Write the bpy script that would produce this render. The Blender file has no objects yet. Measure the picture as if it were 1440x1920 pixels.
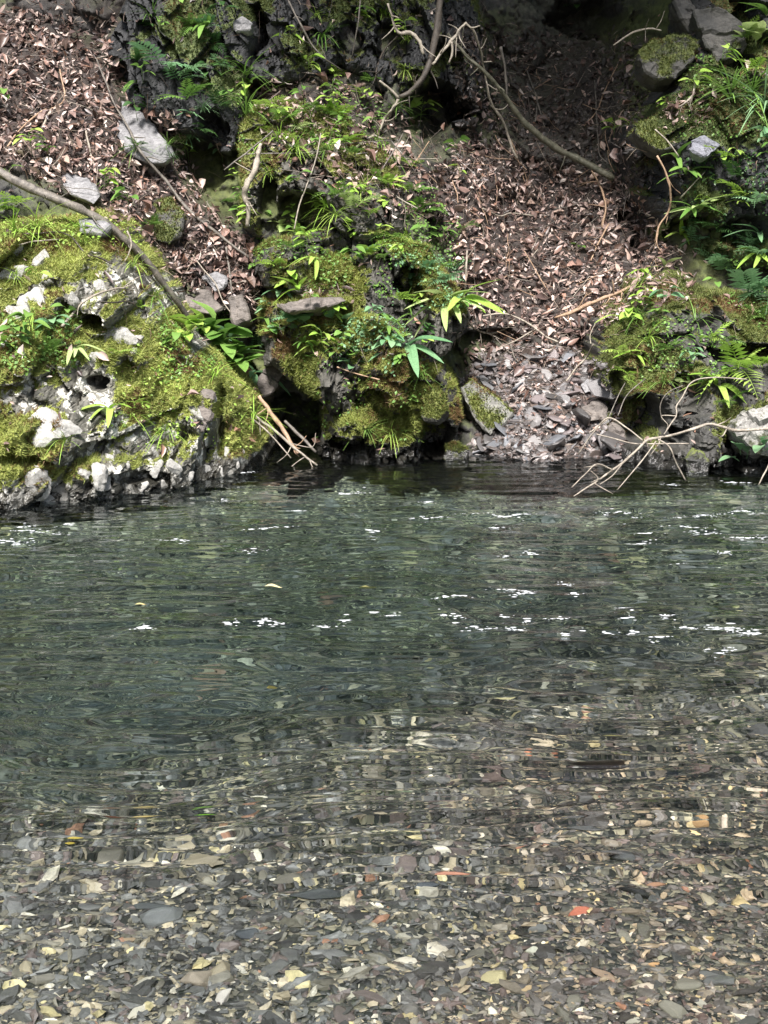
import bpy, bmesh, math, random
import numpy as np
from mathutils import Vector, Matrix, Quaternion
from mathutils.bvhtree import BVHTree

rng = np.random.default_rng(11)
random.seed(11)
R = math.radians
scn = bpy.context.scene
COL = scn.collection

# ------------------------------------------------------------------ camera
CAM = np.array([0.0, 0.0, 1.6])
PITCH = R(11.0)
FPX = 2770.0                      # focal length in pixels of the 1440 x 1920 photograph
cd = bpy.data.cameras.new('camera')
cd.sensor_fit = 'VERTICAL'; cd.sensor_height = 36.0; cd.sensor_width = 27.0
cd.lens = 36.0 * FPX / 1920.0
cd.clip_start = 0.05; cd.clip_end = 500
cam = bpy.data.objects.new('camera', cd); COL.objects.link(cam)
cam.location = CAM; cam.rotation_euler = (R(90) - PITCH, 0, 0)
scn.camera = cam

# ------------------------------------------------------------------ sky, sun, exposure
TO_SUN = Vector((-0.10, -0.74, 1.0)).normalized()
w = bpy.data.worlds.new('World'); scn.world = w; w.use_nodes = True
nt = w.node_tree; nt.nodes.clear()
sky = nt.nodes.new('ShaderNodeTexSky'); sky.sky_type = 'NISHITA'; sky.sun_disc = False
sky.sun_elevation = math.asin(TO_SUN.z); sky.sun_rotation = math.atan2(TO_SUN.x, TO_SUN.y)
sky.air_density = 1.0; sky.dust_density = 3.0; sky.ozone_density = 1.0
bg = nt.nodes.new('ShaderNodeBackground'); bg.inputs[1].default_value = 0.07
wo = nt.nodes.new('ShaderNodeOutputWorld')
nt.links.new(sky.outputs[0], bg.inputs[0]); nt.links.new(bg.outputs[0], wo.inputs[0])
sd = bpy.data.lights.new('sun', 'SUN'); sd.energy = 5.0; sd.angle = R(13); sd.color = (1.0, 0.955, 0.93)
sun = bpy.data.objects.new('sun', sd); COL.objects.link(sun)
sun.rotation_euler = (-TO_SUN).to_track_quat('-Z', 'Y').to_euler()
vs = scn.view_settings
scn.display_settings.display_device = 'sRGB'
vs.view_transform = 'Standard'; vs.look = 'None'; vs.gamma = 1.0; vs.use_curve_mapping = False
vs.exposure = 1.27
cy = scn.cycles
cy.use_denoising = True
try: cy.denoiser = 'OPENIMAGEDENOISE'
except Exception: pass
cy.max_bounces = 8; cy.transmission_bounces = 6; cy.diffuse_bounces = 3; cy.glossy_bounces = 3
cy.transparent_max_bounces = 8; cy.sample_clamp_indirect = 12.0
sd.cycles.is_caustics_light = True          # sunlight refracted through the water reaches the bed

# ------------------------------------------------------------------ projection helpers
FWD = np.array([0, math.cos(PITCH), -math.sin(PITCH)])
UP = np.array([0, math.sin(PITCH), math.cos(PITCH)])
def ray(px, py):
    px = np.asarray(px, float); py = np.asarray(py, float)
    return FWD + np.stack([(px-720)/FPX, 0*px, 0*px], -1) + ((960-py)/FPX)[..., None]*UP
def P(px, py, Y):
    d = ray(px, py); return CAM + d*(np.asarray(Y, float)/d[..., 1])[..., None]
def proj(p):
    q = np.asarray(p, float) - CAM
    f = q @ FWD
    return 720 + FPX*q[..., 0]/f, 960 - FPX*(q @ UP)/f
PXM = lambda Y: Y/FPX             # metres per photograph pixel at distance Y

# ------------------------------------------------------------------ noise
def _h(*a):
    h = np.zeros(np.broadcast(*a).shape, np.uint32)
    for k, i in zip((374761393, 668265263, 2147483647, 1274126177), a):
        h = h + (np.asarray(i).astype(np.int64) & 0xffffffff).astype(np.uint32)*np.uint32(k)
    h = (h ^ (h >> np.uint32(13)))*np.uint32(1274126177)
    h = (h ^ (h >> np.uint32(15)))*np.uint32(2246822519)
    return ((h ^ (h >> np.uint32(16))) & np.uint32(0xffffff)).astype(np.float64)/0xffffff
def vnoise(x, y, z, seed=0):
    xi, yi, zi = np.floor(x), np.floor(y), np.floor(z)
    f = [t*t*t*(t*(t*6-15)+10) for t in (x-xi, y-yi, z-zi)]
    r = 0
    for a in (0, 1):
        for b in (0, 1):
            for c in (0, 1):
                wgt = (f[0] if a else 1-f[0])*(f[1] if b else 1-f[1])*(f[2] if c else 1-f[2])
                r = r + wgt*_h(xi+a, yi+b, zi+c, np.full_like(xi, seed))
    return r*2-1
def fbm(x, y, z, o=4, seed=0, g=0.5):
    s, a, t = 0, 1, 0
    for i in range(o):
        s = s + a*vnoise(x*2**i+i*7.3, y*2**i+i*3.1, z*2**i-i*5.7, seed+i); t += a; a *= g
    return s/t
def cells(u, v, seed=0):
    """Voronoi: (random id, second random, third, offset u, offset v, F2-F1)"""
    ui, vi = np.floor(u), np.floor(v)
    b1 = np.full(u.shape, 9e9); b2 = b1.copy()
    out = [np.zeros(u.shape) for _ in range(5)]
    for a in (-1, 0, 1):
        for b in (-1, 0, 1):
            cu, cv = ui+a, vi+b
            s = np.full_like(u, seed)
            pu = cu + 0.15+0.7*_h(cu, cv, s); pv = cv + 0.15+0.7*_h(cu, cv, s+1)
            d = np.hypot(u-pu, v-pv)
            new = d < b1
            b2 = np.where(new, b1, np.minimum(b2, d)); b1 = np.where(new, d, b1)
            vals = (_h(cu, cv, s+2), _h(cu, cv, s+3), _h(cu, cv, s+4), u-pu, v-pv)
            for k in range(5): out[k] = np.where(new, vals[k], out[k])
    return out + [b2-b1]
def sstep(a, b, x):
    t = np.clip((x-a)/(b-a), 0, 1); return t*t*(3-2*t)
def poly_sd(poly, x, y):
    """signed distance to polygon, positive inside"""
    p = np.asarray(poly, float); n = len(p)
    d = np.full(np.shape(x), 1e18); ins = np.zeros(np.shape(x), bool)
    for i in range(n):
        ax, ay = p[i]; bx, by = p[(i+1) % n]
        ex, ey = bx-ax, by-ay
        t = np.clip(((x-ax)*ex+(y-ay)*ey)/(ex*ex+ey*ey+1e-12), 0, 1)
        d = np.minimum(d, (x-ax-t*ex)**2+(y-ay-t*ey)**2)
        c = ((ay > y) != (by > y)) & (x < (bx-ax)*(y-ay)/(by-ay+1e-15)+ax)
        ins ^= c
    d = np.sqrt(d)
    return np.where(ins, d, -d)
def rbf(ctrl, smooth=1e-4):
    c = np.asarray(ctrl, float); p, v = c[:, :2], c[:, 2]; n = len(p)
    def K(a, b):
        r2 = ((a[:, None, :]-b[None])**2).sum(-1); return 0.5*r2*np.log(r2+1e-9)
    A = np.zeros((n+3, n+3)); A[:n, :n] = K(p, p)+smooth*np.eye(n)
    A[:n, n] = 1; A[:n, n+1:] = p; A[n, :n] = 1; A[n+1:, :n] = p.T
    s = np.linalg.solve(A, np.r_[v, 0, 0, 0])
    def f(x, y):
        sh = np.shape(x); q = np.stack([np.ravel(x), np.ravel(y)], -1); o = np.empty(len(q))
        for i in range(0, len(q), 20000):
            b = q[i:i+20000]; o[i:i+20000] = K(b, p) @ s[:n] + s[n] + b @ s[n+1:]
        return o.reshape(sh)
    return f

# ------------------------------------------------------------------ mesh helpers
def mesh(name, V, Fs, mat=None, smooth=False, attrs=None):
    V = np.asarray(V, np.float32); Fs = [np.asarray(f, np.int32) for f in (Fs if isinstance(Fs, list) else [Fs])]
    Fs = [f for f in Fs if len(f)]
    me = bpy.data.meshes.new(name)
    me.vertices.add(len(V)); me.vertices.foreach_set('co', V.ravel())
    tot = np.concatenate([np.full(len(f), f.shape[1], np.int32) for f in Fs])
    lv = np.concatenate([f.ravel() for f in Fs])
    me.loops.add(len(lv)); me.loops.foreach_set('vertex_index', lv)
    me.polygons.add(len(tot)); me.polygons.foreach_set('loop_start', np.r_[0, np.cumsum(tot)[:-1]].astype(np.int32))
    me.polygons.foreach_set('use_smooth', np.full(len(tot), smooth))
    for k, a in (attrs or {}).items():
        a = np.asarray(a, np.float32)
        if a.ndim == 1:
            at = me.attributes.new(k, 'FLOAT', 'POINT'); at.data.foreach_set('value', a)
        else:
            if a.shape[1] == 3: a = np.c_[a, np.ones(len(a), np.float32)]
            at = me.attributes.new(k, 'FLOAT_COLOR', 'POINT'); at.data.foreach_set('color', a.astype(np.float32).ravel())
    me.update(calc_edges=True)
    if mat: me.materials.append(mat)
    return me
def ob(name, data, parent=None, loc=None, rot=None, scale=None, kind=None):
    o = bpy.data.objects.new(name, data); COL.objects.link(o)
    if parent: o.parent = parent
    if loc is not None: o.location = loc
    if rot is not None:
        if isinstance(rot, Quaternion): o.rotation_mode = 'QUATERNION'; o.rotation_quaternion = rot
        else: o.rotation_euler = rot
    if scale is not None: o.scale = scale if np.ndim(scale) else (scale,)*3
    if kind: o['kind'] = kind
    return o
def tag(o, label, cat, group=None):
    o['label'] = label; o['category'] = cat
    if group: o['group'] = group
    return o
def grid_faces(ny, nx):
    i = np.arange(ny*nx).reshape(ny, nx)
    return np.stack([i[:-1, :-1], i[:-1, 1:], i[1:, 1:], i[1:, :-1]], -1).reshape(-1, 4)
def batch(V, Fs, M, T, jitter=0.0):
    """copy a small mesh n times: M (n,3,3), T (n,3)"""
    V = np.asarray(V, float); n = len(T)
    VV = np.repeat(V[None], n, 0)
    if jitter: VV = VV*(1+rng.normal(0, jitter, VV.shape[:2])[..., None])
    W = np.einsum('nij,nvj->nvi', M, VV)+T[:, None]
    Fs = Fs if isinstance(Fs, list) else [Fs]
    out = [(np.asarray(f)[None]+(np.arange(n)*len(V))[:, None, None]).reshape(-1, np.asarray(f).shape[1]) for f in Fs]
    return W.reshape(-1, 3), out
def frames(nrm, spin=None):
    """rotation matrices whose z axis is nrm"""
    n = len(nrm); nrm = nrm/np.linalg.norm(nrm, axis=1, keepdims=True)
    a = rng.normal(size=(n, 3)) if spin is None else spin
    x = a-(a*nrm).sum(1, keepdims=True)*nrm; x /= np.linalg.norm(x, axis=1, keepdims=True)+1e-9
    return np.stack([x, np.cross(nrm, x), nrm], -1)
def catmull(p, sub=6):
    p = np.asarray(p, float); q = np.vstack([2*p[0]-p[1], p, 2*p[-1]-p[-2]]); out = []
    for i in range(1, len(q)-2):
        t = np.linspace(0, 1, sub, endpoint=False)[:, None]
        a, b, c, d = q[i-1:i+3]
        out.append(0.5*((2*b)+(c-a)*t+(2*a-5*b+4*c-d)*t**2+(3*b-a-3*c+d)*t**3))
    return np.vstack(out+[p[-1:]])
def tube(path, rad, sides=7, rough=0.15, seed=0):
    path = np.asarray(path, float); n = len(path)
    rad = np.interp(np.linspace(0, 1, n), np.linspace(0, 1, len(np.atleast_1d(rad))), np.atleast_1d(rad))
    t = np.gradient(path, axis=0); t /= np.linalg.norm(t, axis=1, keepdims=True)+1e-9
    ref = np.array([0.3, 0.2, 0.93]) if abs(t[:, 2]).mean() < 0.8 else np.array([0.9, 0.4, 0.1])
    a = np.cross(t, ref); a /= np.linalg.norm(a, axis=1, keepdims=True); b = np.cross(t, a)
    th = np.linspace(0, 2*np.pi, sides, endpoint=False)
    rr = rad[:, None]*(1+rough*vnoise(np.arange(n)[:, None]*0.7+0*th, th[None]*1.3+0*path[:, :1], np.zeros((n, sides))+seed, 3))
    V = path[:, None]+rr[..., None]*(np.cos(th)[None, :, None]*a[:, None]+np.sin(th)[None, :, None]*b[:, None])
    V = np.concatenate([V.reshape(-1, 3), path[:1], path[-1:]])
    i = np.arange(n*sides).reshape(n, sides); j = np.roll(i, -1, 1)
    Q = np.stack([i[:-1], j[:-1], j[1:], i[1:]], -1).reshape(-1, 4)
    T = np.concatenate([np.stack([j[0], i[0], np.full(sides, n*sides)], -1), np.stack([i[-1], j[-1], np.full(sides, n*sides+1)], -1)])
    return V, [Q, T]

# ------------------------------------------------------------------ materials
class N:
    def __init__(s, name):
        s.m = bpy.data.materials.new(name); s.m.use_nodes = True; s.t = s.m.node_tree; s.t.nodes.clear()
        s.out = s.n('OutputMaterial'); s.b = s.n('BsdfPrincipled'); s.l(s.b, 0, s.out, 0)
    def n(s, k, **kw):
        x = s.t.nodes.new('ShaderNode'+k)
        for a, v in kw.items(): setattr(x, a, v)
        return x
    def l(s, a, ao, b, bi): s.t.links.new(a.outputs[ao], b.inputs[bi])
    def noise(s, scale, detail=4, rough=0.6, coord='Object', sc=None):
        tc = s.n('TexCoord'); x = s.n('TexNoise'); x.inputs['Scale'].default_value = scale
        x.inputs['Detail'].default_value = detail; x.inputs['Roughness'].default_value = rough
        if sc:
            mp = s.n('Mapping'); mp.inputs['Scale'].default_value = sc; s.l(tc, coord, mp, 0); s.l(mp, 0, x, 'Vector')
        else: s.l(tc, coord, x, 'Vector')
        return x
    def ramp(s, src, so, stops, interp='LINEAR'):
        r = s.n('ValToRGB'); r.color_ramp.interpolation = interp; e = r.color_ramp.elements
        while len(e) < len(stops): e.new(0.5)
        for k, (p, c) in enumerate(stops):
            e[k].position = p; e[k].color = (*c, 1) if np.ndim(c) else (c, c, c, 1)
        s.l(src, so, r, 0); return r
    def mix(s, f, fo, a, ao, b, bo, mode='MIX'):
        x = s.n('MixRGB', blend_type=mode)
        if np.isscalar(f): x.inputs[0].default_value = f
        else: s.l(f, fo, x, 0)
        for k, q, qo in ((1, a, ao), (2, b, bo)):
            if isinstance(q, tuple): x.inputs[k].default_value = (*q, 1)
            else: s.l(q, qo, x, k)
        return x
    def bump(s, src, so, strength=0.5, dist=0.01, prev=None):
        x = s.n('Bump'); x.inputs['Strength'].default_value = strength; x.inputs['Distance'].default_value = dist
        s.l(src, so, x, 'Height')
        if prev: s.l(prev, 0, x, 'Normal')
        s.l(x, 0, s.b, 'Normal'); return x
    def set(s, **k):
        for a, v in k.items(): s.b.inputs[a.replace('_', ' ')].default_value = v

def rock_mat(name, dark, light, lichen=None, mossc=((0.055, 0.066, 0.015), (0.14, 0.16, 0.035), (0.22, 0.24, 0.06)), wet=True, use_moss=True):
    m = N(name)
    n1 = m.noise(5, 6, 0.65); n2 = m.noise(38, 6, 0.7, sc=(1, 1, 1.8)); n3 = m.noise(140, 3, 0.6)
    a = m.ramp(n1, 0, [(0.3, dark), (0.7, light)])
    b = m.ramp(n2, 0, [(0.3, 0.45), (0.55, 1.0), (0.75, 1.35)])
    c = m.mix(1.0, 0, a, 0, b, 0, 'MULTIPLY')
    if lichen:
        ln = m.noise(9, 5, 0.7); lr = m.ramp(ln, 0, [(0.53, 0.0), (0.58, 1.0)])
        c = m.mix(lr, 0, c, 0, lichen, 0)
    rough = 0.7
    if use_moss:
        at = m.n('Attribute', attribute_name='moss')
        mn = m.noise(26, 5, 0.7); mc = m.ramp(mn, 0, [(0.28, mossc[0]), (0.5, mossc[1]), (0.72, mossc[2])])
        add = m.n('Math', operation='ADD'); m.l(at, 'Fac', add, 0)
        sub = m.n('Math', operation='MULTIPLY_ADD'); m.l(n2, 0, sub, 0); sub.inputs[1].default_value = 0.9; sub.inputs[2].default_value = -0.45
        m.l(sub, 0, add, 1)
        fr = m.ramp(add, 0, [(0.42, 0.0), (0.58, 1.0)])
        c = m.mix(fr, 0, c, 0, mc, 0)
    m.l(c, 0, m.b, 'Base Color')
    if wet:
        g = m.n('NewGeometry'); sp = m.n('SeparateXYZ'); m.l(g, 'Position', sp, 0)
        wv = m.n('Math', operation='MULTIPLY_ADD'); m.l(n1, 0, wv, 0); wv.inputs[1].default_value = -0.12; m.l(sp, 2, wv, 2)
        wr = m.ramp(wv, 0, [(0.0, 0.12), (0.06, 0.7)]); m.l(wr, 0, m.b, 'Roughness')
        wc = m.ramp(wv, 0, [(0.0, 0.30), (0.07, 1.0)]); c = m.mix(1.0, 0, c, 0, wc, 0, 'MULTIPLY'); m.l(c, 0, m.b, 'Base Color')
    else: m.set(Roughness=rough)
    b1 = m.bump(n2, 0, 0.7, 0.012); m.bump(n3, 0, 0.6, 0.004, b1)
    return m.m
M_ROCK_L = rock_mat('mossy_pale_rock', (0.055, 0.054, 0.044), (0.20, 0.192, 0.16), (0.58, 0.57, 0.51), ((0.07, 0.085, 0.015), (0.18, 0.20, 0.04), (0.30, 0.31, 0.075)))
M_ROCK_C = rock_mat('mossy_dark_rock', (0.028, 0.027, 0.024), (0.10, 0.095, 0.08), None)
M_ROCK_R = rock_mat('mossy_right_rock', (0.022, 0.023, 0.022), (0.095, 0.09, 0.078), None, ((0.04, 0.055, 0.012), (0.09, 0.11, 0.025), (0.15, 0.16, 0.04)))
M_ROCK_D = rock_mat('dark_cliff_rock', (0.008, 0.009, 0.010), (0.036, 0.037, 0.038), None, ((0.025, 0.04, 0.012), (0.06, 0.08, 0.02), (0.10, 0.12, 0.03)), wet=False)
M_SLAB = rock_mat('grey_slab', (0.12, 0.12, 0.125), (0.27, 0.265, 0.265), None, wet=False)
M_SLAB_P = rock_mat('pale_boulder', (0.16, 0.155, 0.14), (0.40, 0.39, 0.36), (0.08, 0.085, 0.05), wet=True)
M_SLAB_U = rock_mat('blue_grey_slab', (0.09, 0.095, 0.115), (0.22, 0.225, 0.25), None, wet=False)
M_SLAB_M = rock_mat('mossy_grey_slab', (0.085, 0.085, 0.075), (0.24, 0.235, 0.21), None, wet=True)
M_SLAB_B = rock_mat('brown_slab', (0.07, 0.06, 0.052), (0.19, 0.165, 0.145), None, wet=True)
M_KNOB = rock_mat('lichen_knob', (0.30, 0.295, 0.265), (0.60, 0.59, 0.55), None, wet=False)

def soil_mat():
    m = N('dark_soil')
    n1 = m.noise(7, 6, 0.7); n2 = m.noise(60, 5, 0.7)
    a = m.ramp(n1, 0, [(0.3, (0.012, 0.009, 0.0075)), (0.7, (0.045, 0.033, 0.027))])
    b = m.ramp(n2, 0, [(0.3, 0.5), (0.7, 1.5)])
    c = m.mix(1.0, 0, a, 0, b, 0, 'MULTIPLY')
    at = m.n('Attribute', attribute_name='rock')
    rc = m.ramp(m.noise(11, 6, 0.7), 0, [(0.3, (0.016, 0.016, 0.016)), (0.7, (0.075, 0.072, 0.068))])
    c = m.mix(at, 'Fac', c, 0, rc, 0)
    am = m.n('Attribute', attribute_name='moss')
    mc = m.ramp(m.noise(22, 5, 0.7), 0, [(0.3, (0.03, 0.045, 0.01)), (0.7, (0.11, 0.13, 0.028))])
    c = m.mix(am, 'Fac', c, 0, mc, 0)
    m.l(c, 0, m.b, 'Base Color'); m.set(Roughness=0.8)
    m.bump(n2, 0, 0.8, 0.012)
    return m.m
M_SOIL = soil_mat()

def leaf_mat(name, col, col2, rough=0.5, trans=0.25, attr=None, rnd=True):
    m = N(name)
    if attr:
        at = m.n('Attribute', attribute_name=attr); src, so = at, 'Color'
    else:
        oi = m.n('ObjectInfo'); r = m.ramp(oi, 'Random', [(0.0, col), (1.0, col2)]); src, so = r, 0
    nz = m.noise(30, 3, 0.6); v = m.ramp(nz, 0, [(0.3, 0.72), (0.7, 1.25)])
    c = m.mix(1.0, 0, src, so, v, 0, 'MULTIPLY')
    m.l(c, 0, m.b, 'Base Color'); m.set(Roughness=rough)
    if trans:
        tr = m.n('BsdfTranslucent'); m.l(c, 0, tr, 0)
        mx = m.n('MixShader'); mx.inputs[0].default_value = trans
        m.l(m.b, 0, mx, 1); m.l(tr, 0, mx, 2); m.l(mx, 0, m.out, 0)
    return m.m
M_LITTER = leaf_mat('dead_leaf_litter', None, None, 0.42, 0.12, attr='tint')
M_DEAD = [leaf_mat('dead_leaf_%d' % i, a, b, 0.42, 0.12) for i, (a, b) in enumerate([
    ((0.16, 0.095, 0.075), (0.30, 0.19, 0.15)), ((0.33, 0.235, 0.19), (0.42, 0.31, 0.25)), ((0.07, 0.045, 0.035), (0.12, 0.075, 0.055))])]
M_MOSS = leaf_mat('moss_blades', None, None, 0.7, 0.3, attr='tint')
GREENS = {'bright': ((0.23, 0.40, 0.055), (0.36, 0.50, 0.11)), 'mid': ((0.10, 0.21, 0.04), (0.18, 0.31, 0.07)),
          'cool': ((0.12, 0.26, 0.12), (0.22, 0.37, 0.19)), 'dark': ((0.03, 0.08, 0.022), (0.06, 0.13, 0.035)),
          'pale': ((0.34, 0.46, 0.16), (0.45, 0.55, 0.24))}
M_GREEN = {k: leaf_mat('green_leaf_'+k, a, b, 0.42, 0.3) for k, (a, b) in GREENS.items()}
def bark_mat(name, a, b):
    m = N(name); n1 = m.noise(26, 6, 0.75, sc=(1, 1, 1)); n2 = m.noise(110, 4, 0.7)
    c = m.ramp(n1, 0, [(0.32, a), (0.68, b)]); v = m.ramp(n2, 0, [(0.3, 0.6), (0.7, 1.3)])
    x = m.mix(1.0, 0, c, 0, v, 0, 'MULTIPLY'); m.l(x, 0, m.b, 'Base Color'); m.set(Roughness=0.65)
    m.bump(n2, 0, 0.6, 0.004); return m.m
M_BARK = {'grey': bark_mat('grey_bark', (0.035, 0.03, 0.025), (0.20, 0.178, 0.148)), 'pale': bark_mat('pale_bark', (0.12, 0.10, 0.078), (0.40, 0.355, 0.285)),
          'dark': bark_mat('dark_bark', (0.025, 0.02, 0.016), (0.085, 0.07, 0.055)), 'tan': bark_mat('tan_wood', (0.20, 0.125, 0.075), (0.42, 0.29, 0.19)),
          'mossy': bark_mat('mossy_bark', (0.03, 0.032, 0.016), (0.15, 0.14, 0.10))}
def stone_mat(name, stops, rough=0.5, attr=None):
    m = N(name)
    if attr: at = m.n('Attribute', attribute_name=attr); src, so = at, 'Color'
    else:
        oi = m.n('ObjectInfo'); src = m.ramp(oi, 'Random', stops, 'CONSTANT'); so = 0
    n1 = m.noise(45, 5, 0.7, sc=(1, 1, 2)); v = m.ramp(n1, 0, [(0.28, 0.6), (0.5, 1.0), (0.72, 1.35)])
    c = m.mix(1.0, 0, src, so, v, 0, 'MULTIPLY'); m.l(c, 0, m.b, 'Base Color'); m.set(Roughness=rough)
    m.bump(n1, 0, 0.5, 0.004); return m.m
PEB = {'charcoal': (0.07, 0.067, 0.063), 'slate grey': (0.15, 0.147, 0.138), 'olive grey': (0.20, 0.182, 0.142), 'tan': (0.42, 0.355, 0.245),
       'cream': (0.60, 0.55, 0.44), 'yellowish': (0.53, 0.455, 0.25), 'rust brown': (0.31, 0.17, 0.11), 'purple brown': (0.155, 0.122, 0.11)}
PEBN = list(PEB); PEBW = np.array([0.30, 0.28, 0.19, 0.085, 0.042, 0.018, 0.006, 0.09]); PEBW /= PEBW.sum()
M_PEB = {k: stone_mat('pebble_'+k.replace(' ', '_'), [(0.0, tuple(x*0.8 for x in c)), (0.35, c), (0.7, tuple(min(x*1.25, .8) for x in c))], 0.45) for k, c in PEB.items()}
M_GRAVEL = stone_mat('gravel', None, 0.5, 'tint')
M_SCREE = stone_mat('scree_stone', [(0.0, (0.17, 0.15, 0.15)), (0.2, (0.27, 0.24, 0.235)), (0.42, (0.12, 0.11, 0.105)), (0.58, (0.34, 0.30, 0.285)), (0.74, (0.20, 0.165, 0.15)), (0.9, (0.42, 0.39, 0.36))], 0.42)
def bed_mat():
    m = N('stream_bed_gravel'); vo = m.n('TexVoronoi'); tc = m.n('TexCoord'); m.l(tc, 'Object', vo, 'Vector'); vo.inputs['Scale'].default_value = 55
    hs = m.n('SeparateColor'); m.l(vo, 'Color', hs, 0)
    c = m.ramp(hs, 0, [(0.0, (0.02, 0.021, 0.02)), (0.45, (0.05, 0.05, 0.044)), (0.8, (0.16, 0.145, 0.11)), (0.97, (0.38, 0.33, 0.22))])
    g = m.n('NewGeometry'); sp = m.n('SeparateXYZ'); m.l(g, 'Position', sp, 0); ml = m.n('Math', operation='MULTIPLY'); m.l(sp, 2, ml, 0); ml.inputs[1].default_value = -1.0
    dr = m.ramp(ml, 0, [(0.18, (1, 1, 1)), (0.75, (1.05, 1.45, 1.36))]); c = m.mix(1.0, 0, c, 0, dr, 0, 'MULTIPLY')  # bed turned teal with depth, standing for the water's own tint
    m.l(c, 0, m.b, 'Base Color'); m.set(Roughness=0.6); m.bump(vo, 'Distance', 0.6, -0.015); return m.m
M_BED = bed_mat()
def water_mat():
    m = N('clear_stream_water'); m.t.nodes.remove(m.b)
    g = m.n('BsdfGlass'); g.inputs['IOR'].default_value = 1.333; g.inputs['Roughness'].default_value = 0.0
    m.l(g, 0, m.out, 'Surface')
    g.inputs['Color'].default_value = (0.92, 0.96, 0.963, 1); return m.m
M_WATER = water_mat()
mf = N('white_glint_paint'); mf.set(Base_Color=(0.85, 0.88, 0.9, 1), Roughness=0.35); M_GLINT = mf.m  # near-white flecks painted to stand for sky glints on the water
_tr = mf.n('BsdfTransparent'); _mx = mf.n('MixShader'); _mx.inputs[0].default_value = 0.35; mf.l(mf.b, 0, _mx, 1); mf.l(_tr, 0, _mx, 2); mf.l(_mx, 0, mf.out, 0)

# ------------------------------------------------------------------ labels: which one, told by what it lies next to
MARKS = [(170, 450, 'long grey log'), (275, 250, 'big grey slab'), (140, 345, 'small grey slab'), (300, 415, 'greenish slab'), (405, 655, 'broad-leaved clump'),
         (570, 420, 'dark hollow under the ledge'), (465, 350, 'pale twisted root'), (820, 590, 'hanging strap-leaved fern'), (905, 760, 'mossy angular boulder'),
         (1120, 562, 'broken tan branch'), (1180, 860, 'bare hanging branch'), (1240, 110, 'mossy upper right rock'), (1320, 272, 'pale blue-grey stone'),
         (1410, 810, 'pale rounded boulder'), (785, 110, 'thick dark vine'), (1060, 290, 'long mossy diagonal pole'), (530, 800, 'dead sticks at the waterline'),
         (1400, 200, 'fine grass tuft'), (90, 810, 'large pale knob'), (510, 705, 'brown jutting rock'), (1000, 760, 'stone fan'), (600, 560, 'flat ledge slab'),
         (235, 640, 'round lichen patch'), (30, 130, 'top left leaf litter'), (1090, 470, 'right leaf litter'), (690, 20, 'top edge of the bank'),
         (1080, 1710, 'bent orange shard'), (845, 1640, 'pinkish orange shard'), (380, 1920, 'bottom edge near the left'), (375, 1840, 'pale beige angular stone'),
         (270, 1530, 'curled yellow leaf'), (385, 1530, 'green leaf'), (375, 1620, 'cream shell-like stone'), (590, 1680, 'long dark slab'), (1310, 1540, 'orange round pebble'),
         (985, 1415, 'small orange stone'), (1150, 1378, 'pale yellow leaf'), (1100, 1550, 'smooth grey slab'), (1000, 1785, 'long white stone'),
         (420, 1870, 'white folded stone'), (1400, 1880, 'lower right corner'), (40, 1880, 'lower left corner'), (720, 1450, 'deep pool edge'), (470, 1750, 'dark blue-grey cobble')]
USED = {}
def where(look, p, group, cat, o):
    x, y = proj(np.asarray(p, float)); ms = sorted(MARKS, key=lambda m: math.hypot(m[0]-x, (m[1]-y)))
    for mx, my, nm in ms[:14]:
        dx, dy = x-mx, y-my; d = math.hypot(dx, dy)
        if abs(dx) > 2.2*abs(dy): r = 'left of' if dx < 0 else 'right of'
        elif abs(dy) > 2.2*abs(dx): r = 'above' if dy < 0 else 'below'
        else: r = ('above' if dy < 0 else 'below')+' and '+('left of' if dx < 0 else 'right of')
        q = 'just ' if d < 70 else ('' if d < 190 else 'well ')
        lab = f'{look} {q}{r} the {nm}'
        if lab not in USED and len(lab.split()) <= 16: break
    else:
        mx, my, nm = ms[0]; lab = f'{look} near the {nm}'
    USED[lab] = 1
    return tag(o, lab, cat, group)

# ================================================================== THE SETTING
LITTER = [
    ([(-300, 60), (-60, 0), (60, 20), (200, 90), (235, 185), (330, 235), (335, 330), (420, 420), (470, 480), (480, 600), (430, 590), (340, 520), (250, 430), (180, 385), (60, 330), (-300, 260)], 1.0),
    ([(790, 330), (900, 270), (1000, 300), (1100, 320), (1190, 350), (1230, 430), (1290, 480), (1220, 540), (1170, 590), (1060, 640), (960, 640), (890, 590), (860, 480), (810, 400)], 1.0),
    ([(880, 60), (1180, 80), (1210, 330), (1000, 300), (780, 320), (760, 260), (880, 230)], 0.24),
    ([(480, 160), (640, 140), (740, 200), (790, 330), (800, 410), (700, 400), (560, 330), (500, 250)], 0.55),
    ([(0, -20), (200, -20), (210, 90), (60, 20)], 0.3),
    ([(400, 440), (470, 470), (470, 560), (420, 540)], 0.8),
    ([(880, 640), (1100, 640), (1100, 690), (880, 690)], 0.45),
    ([(1200, 80), (1330, 60), (1320, 95), (1205, 100)], 0.8), ([(1250, 190), (1350, 170), (1320, 235), (1250, 230)], 0.6),
    ([(560, 545), (650, 545), (650, 575), (560, 575)], 0.8), ([(1190, 540), (1290, 500), (1300, 560), (1200, 580)], 0.5)]
SCREE = [(872, 715), (900, 670), (960, 650), (1060, 655), (1130, 690), (1150, 780), (1160, 870), (870, 880), (905, 810)]

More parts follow.
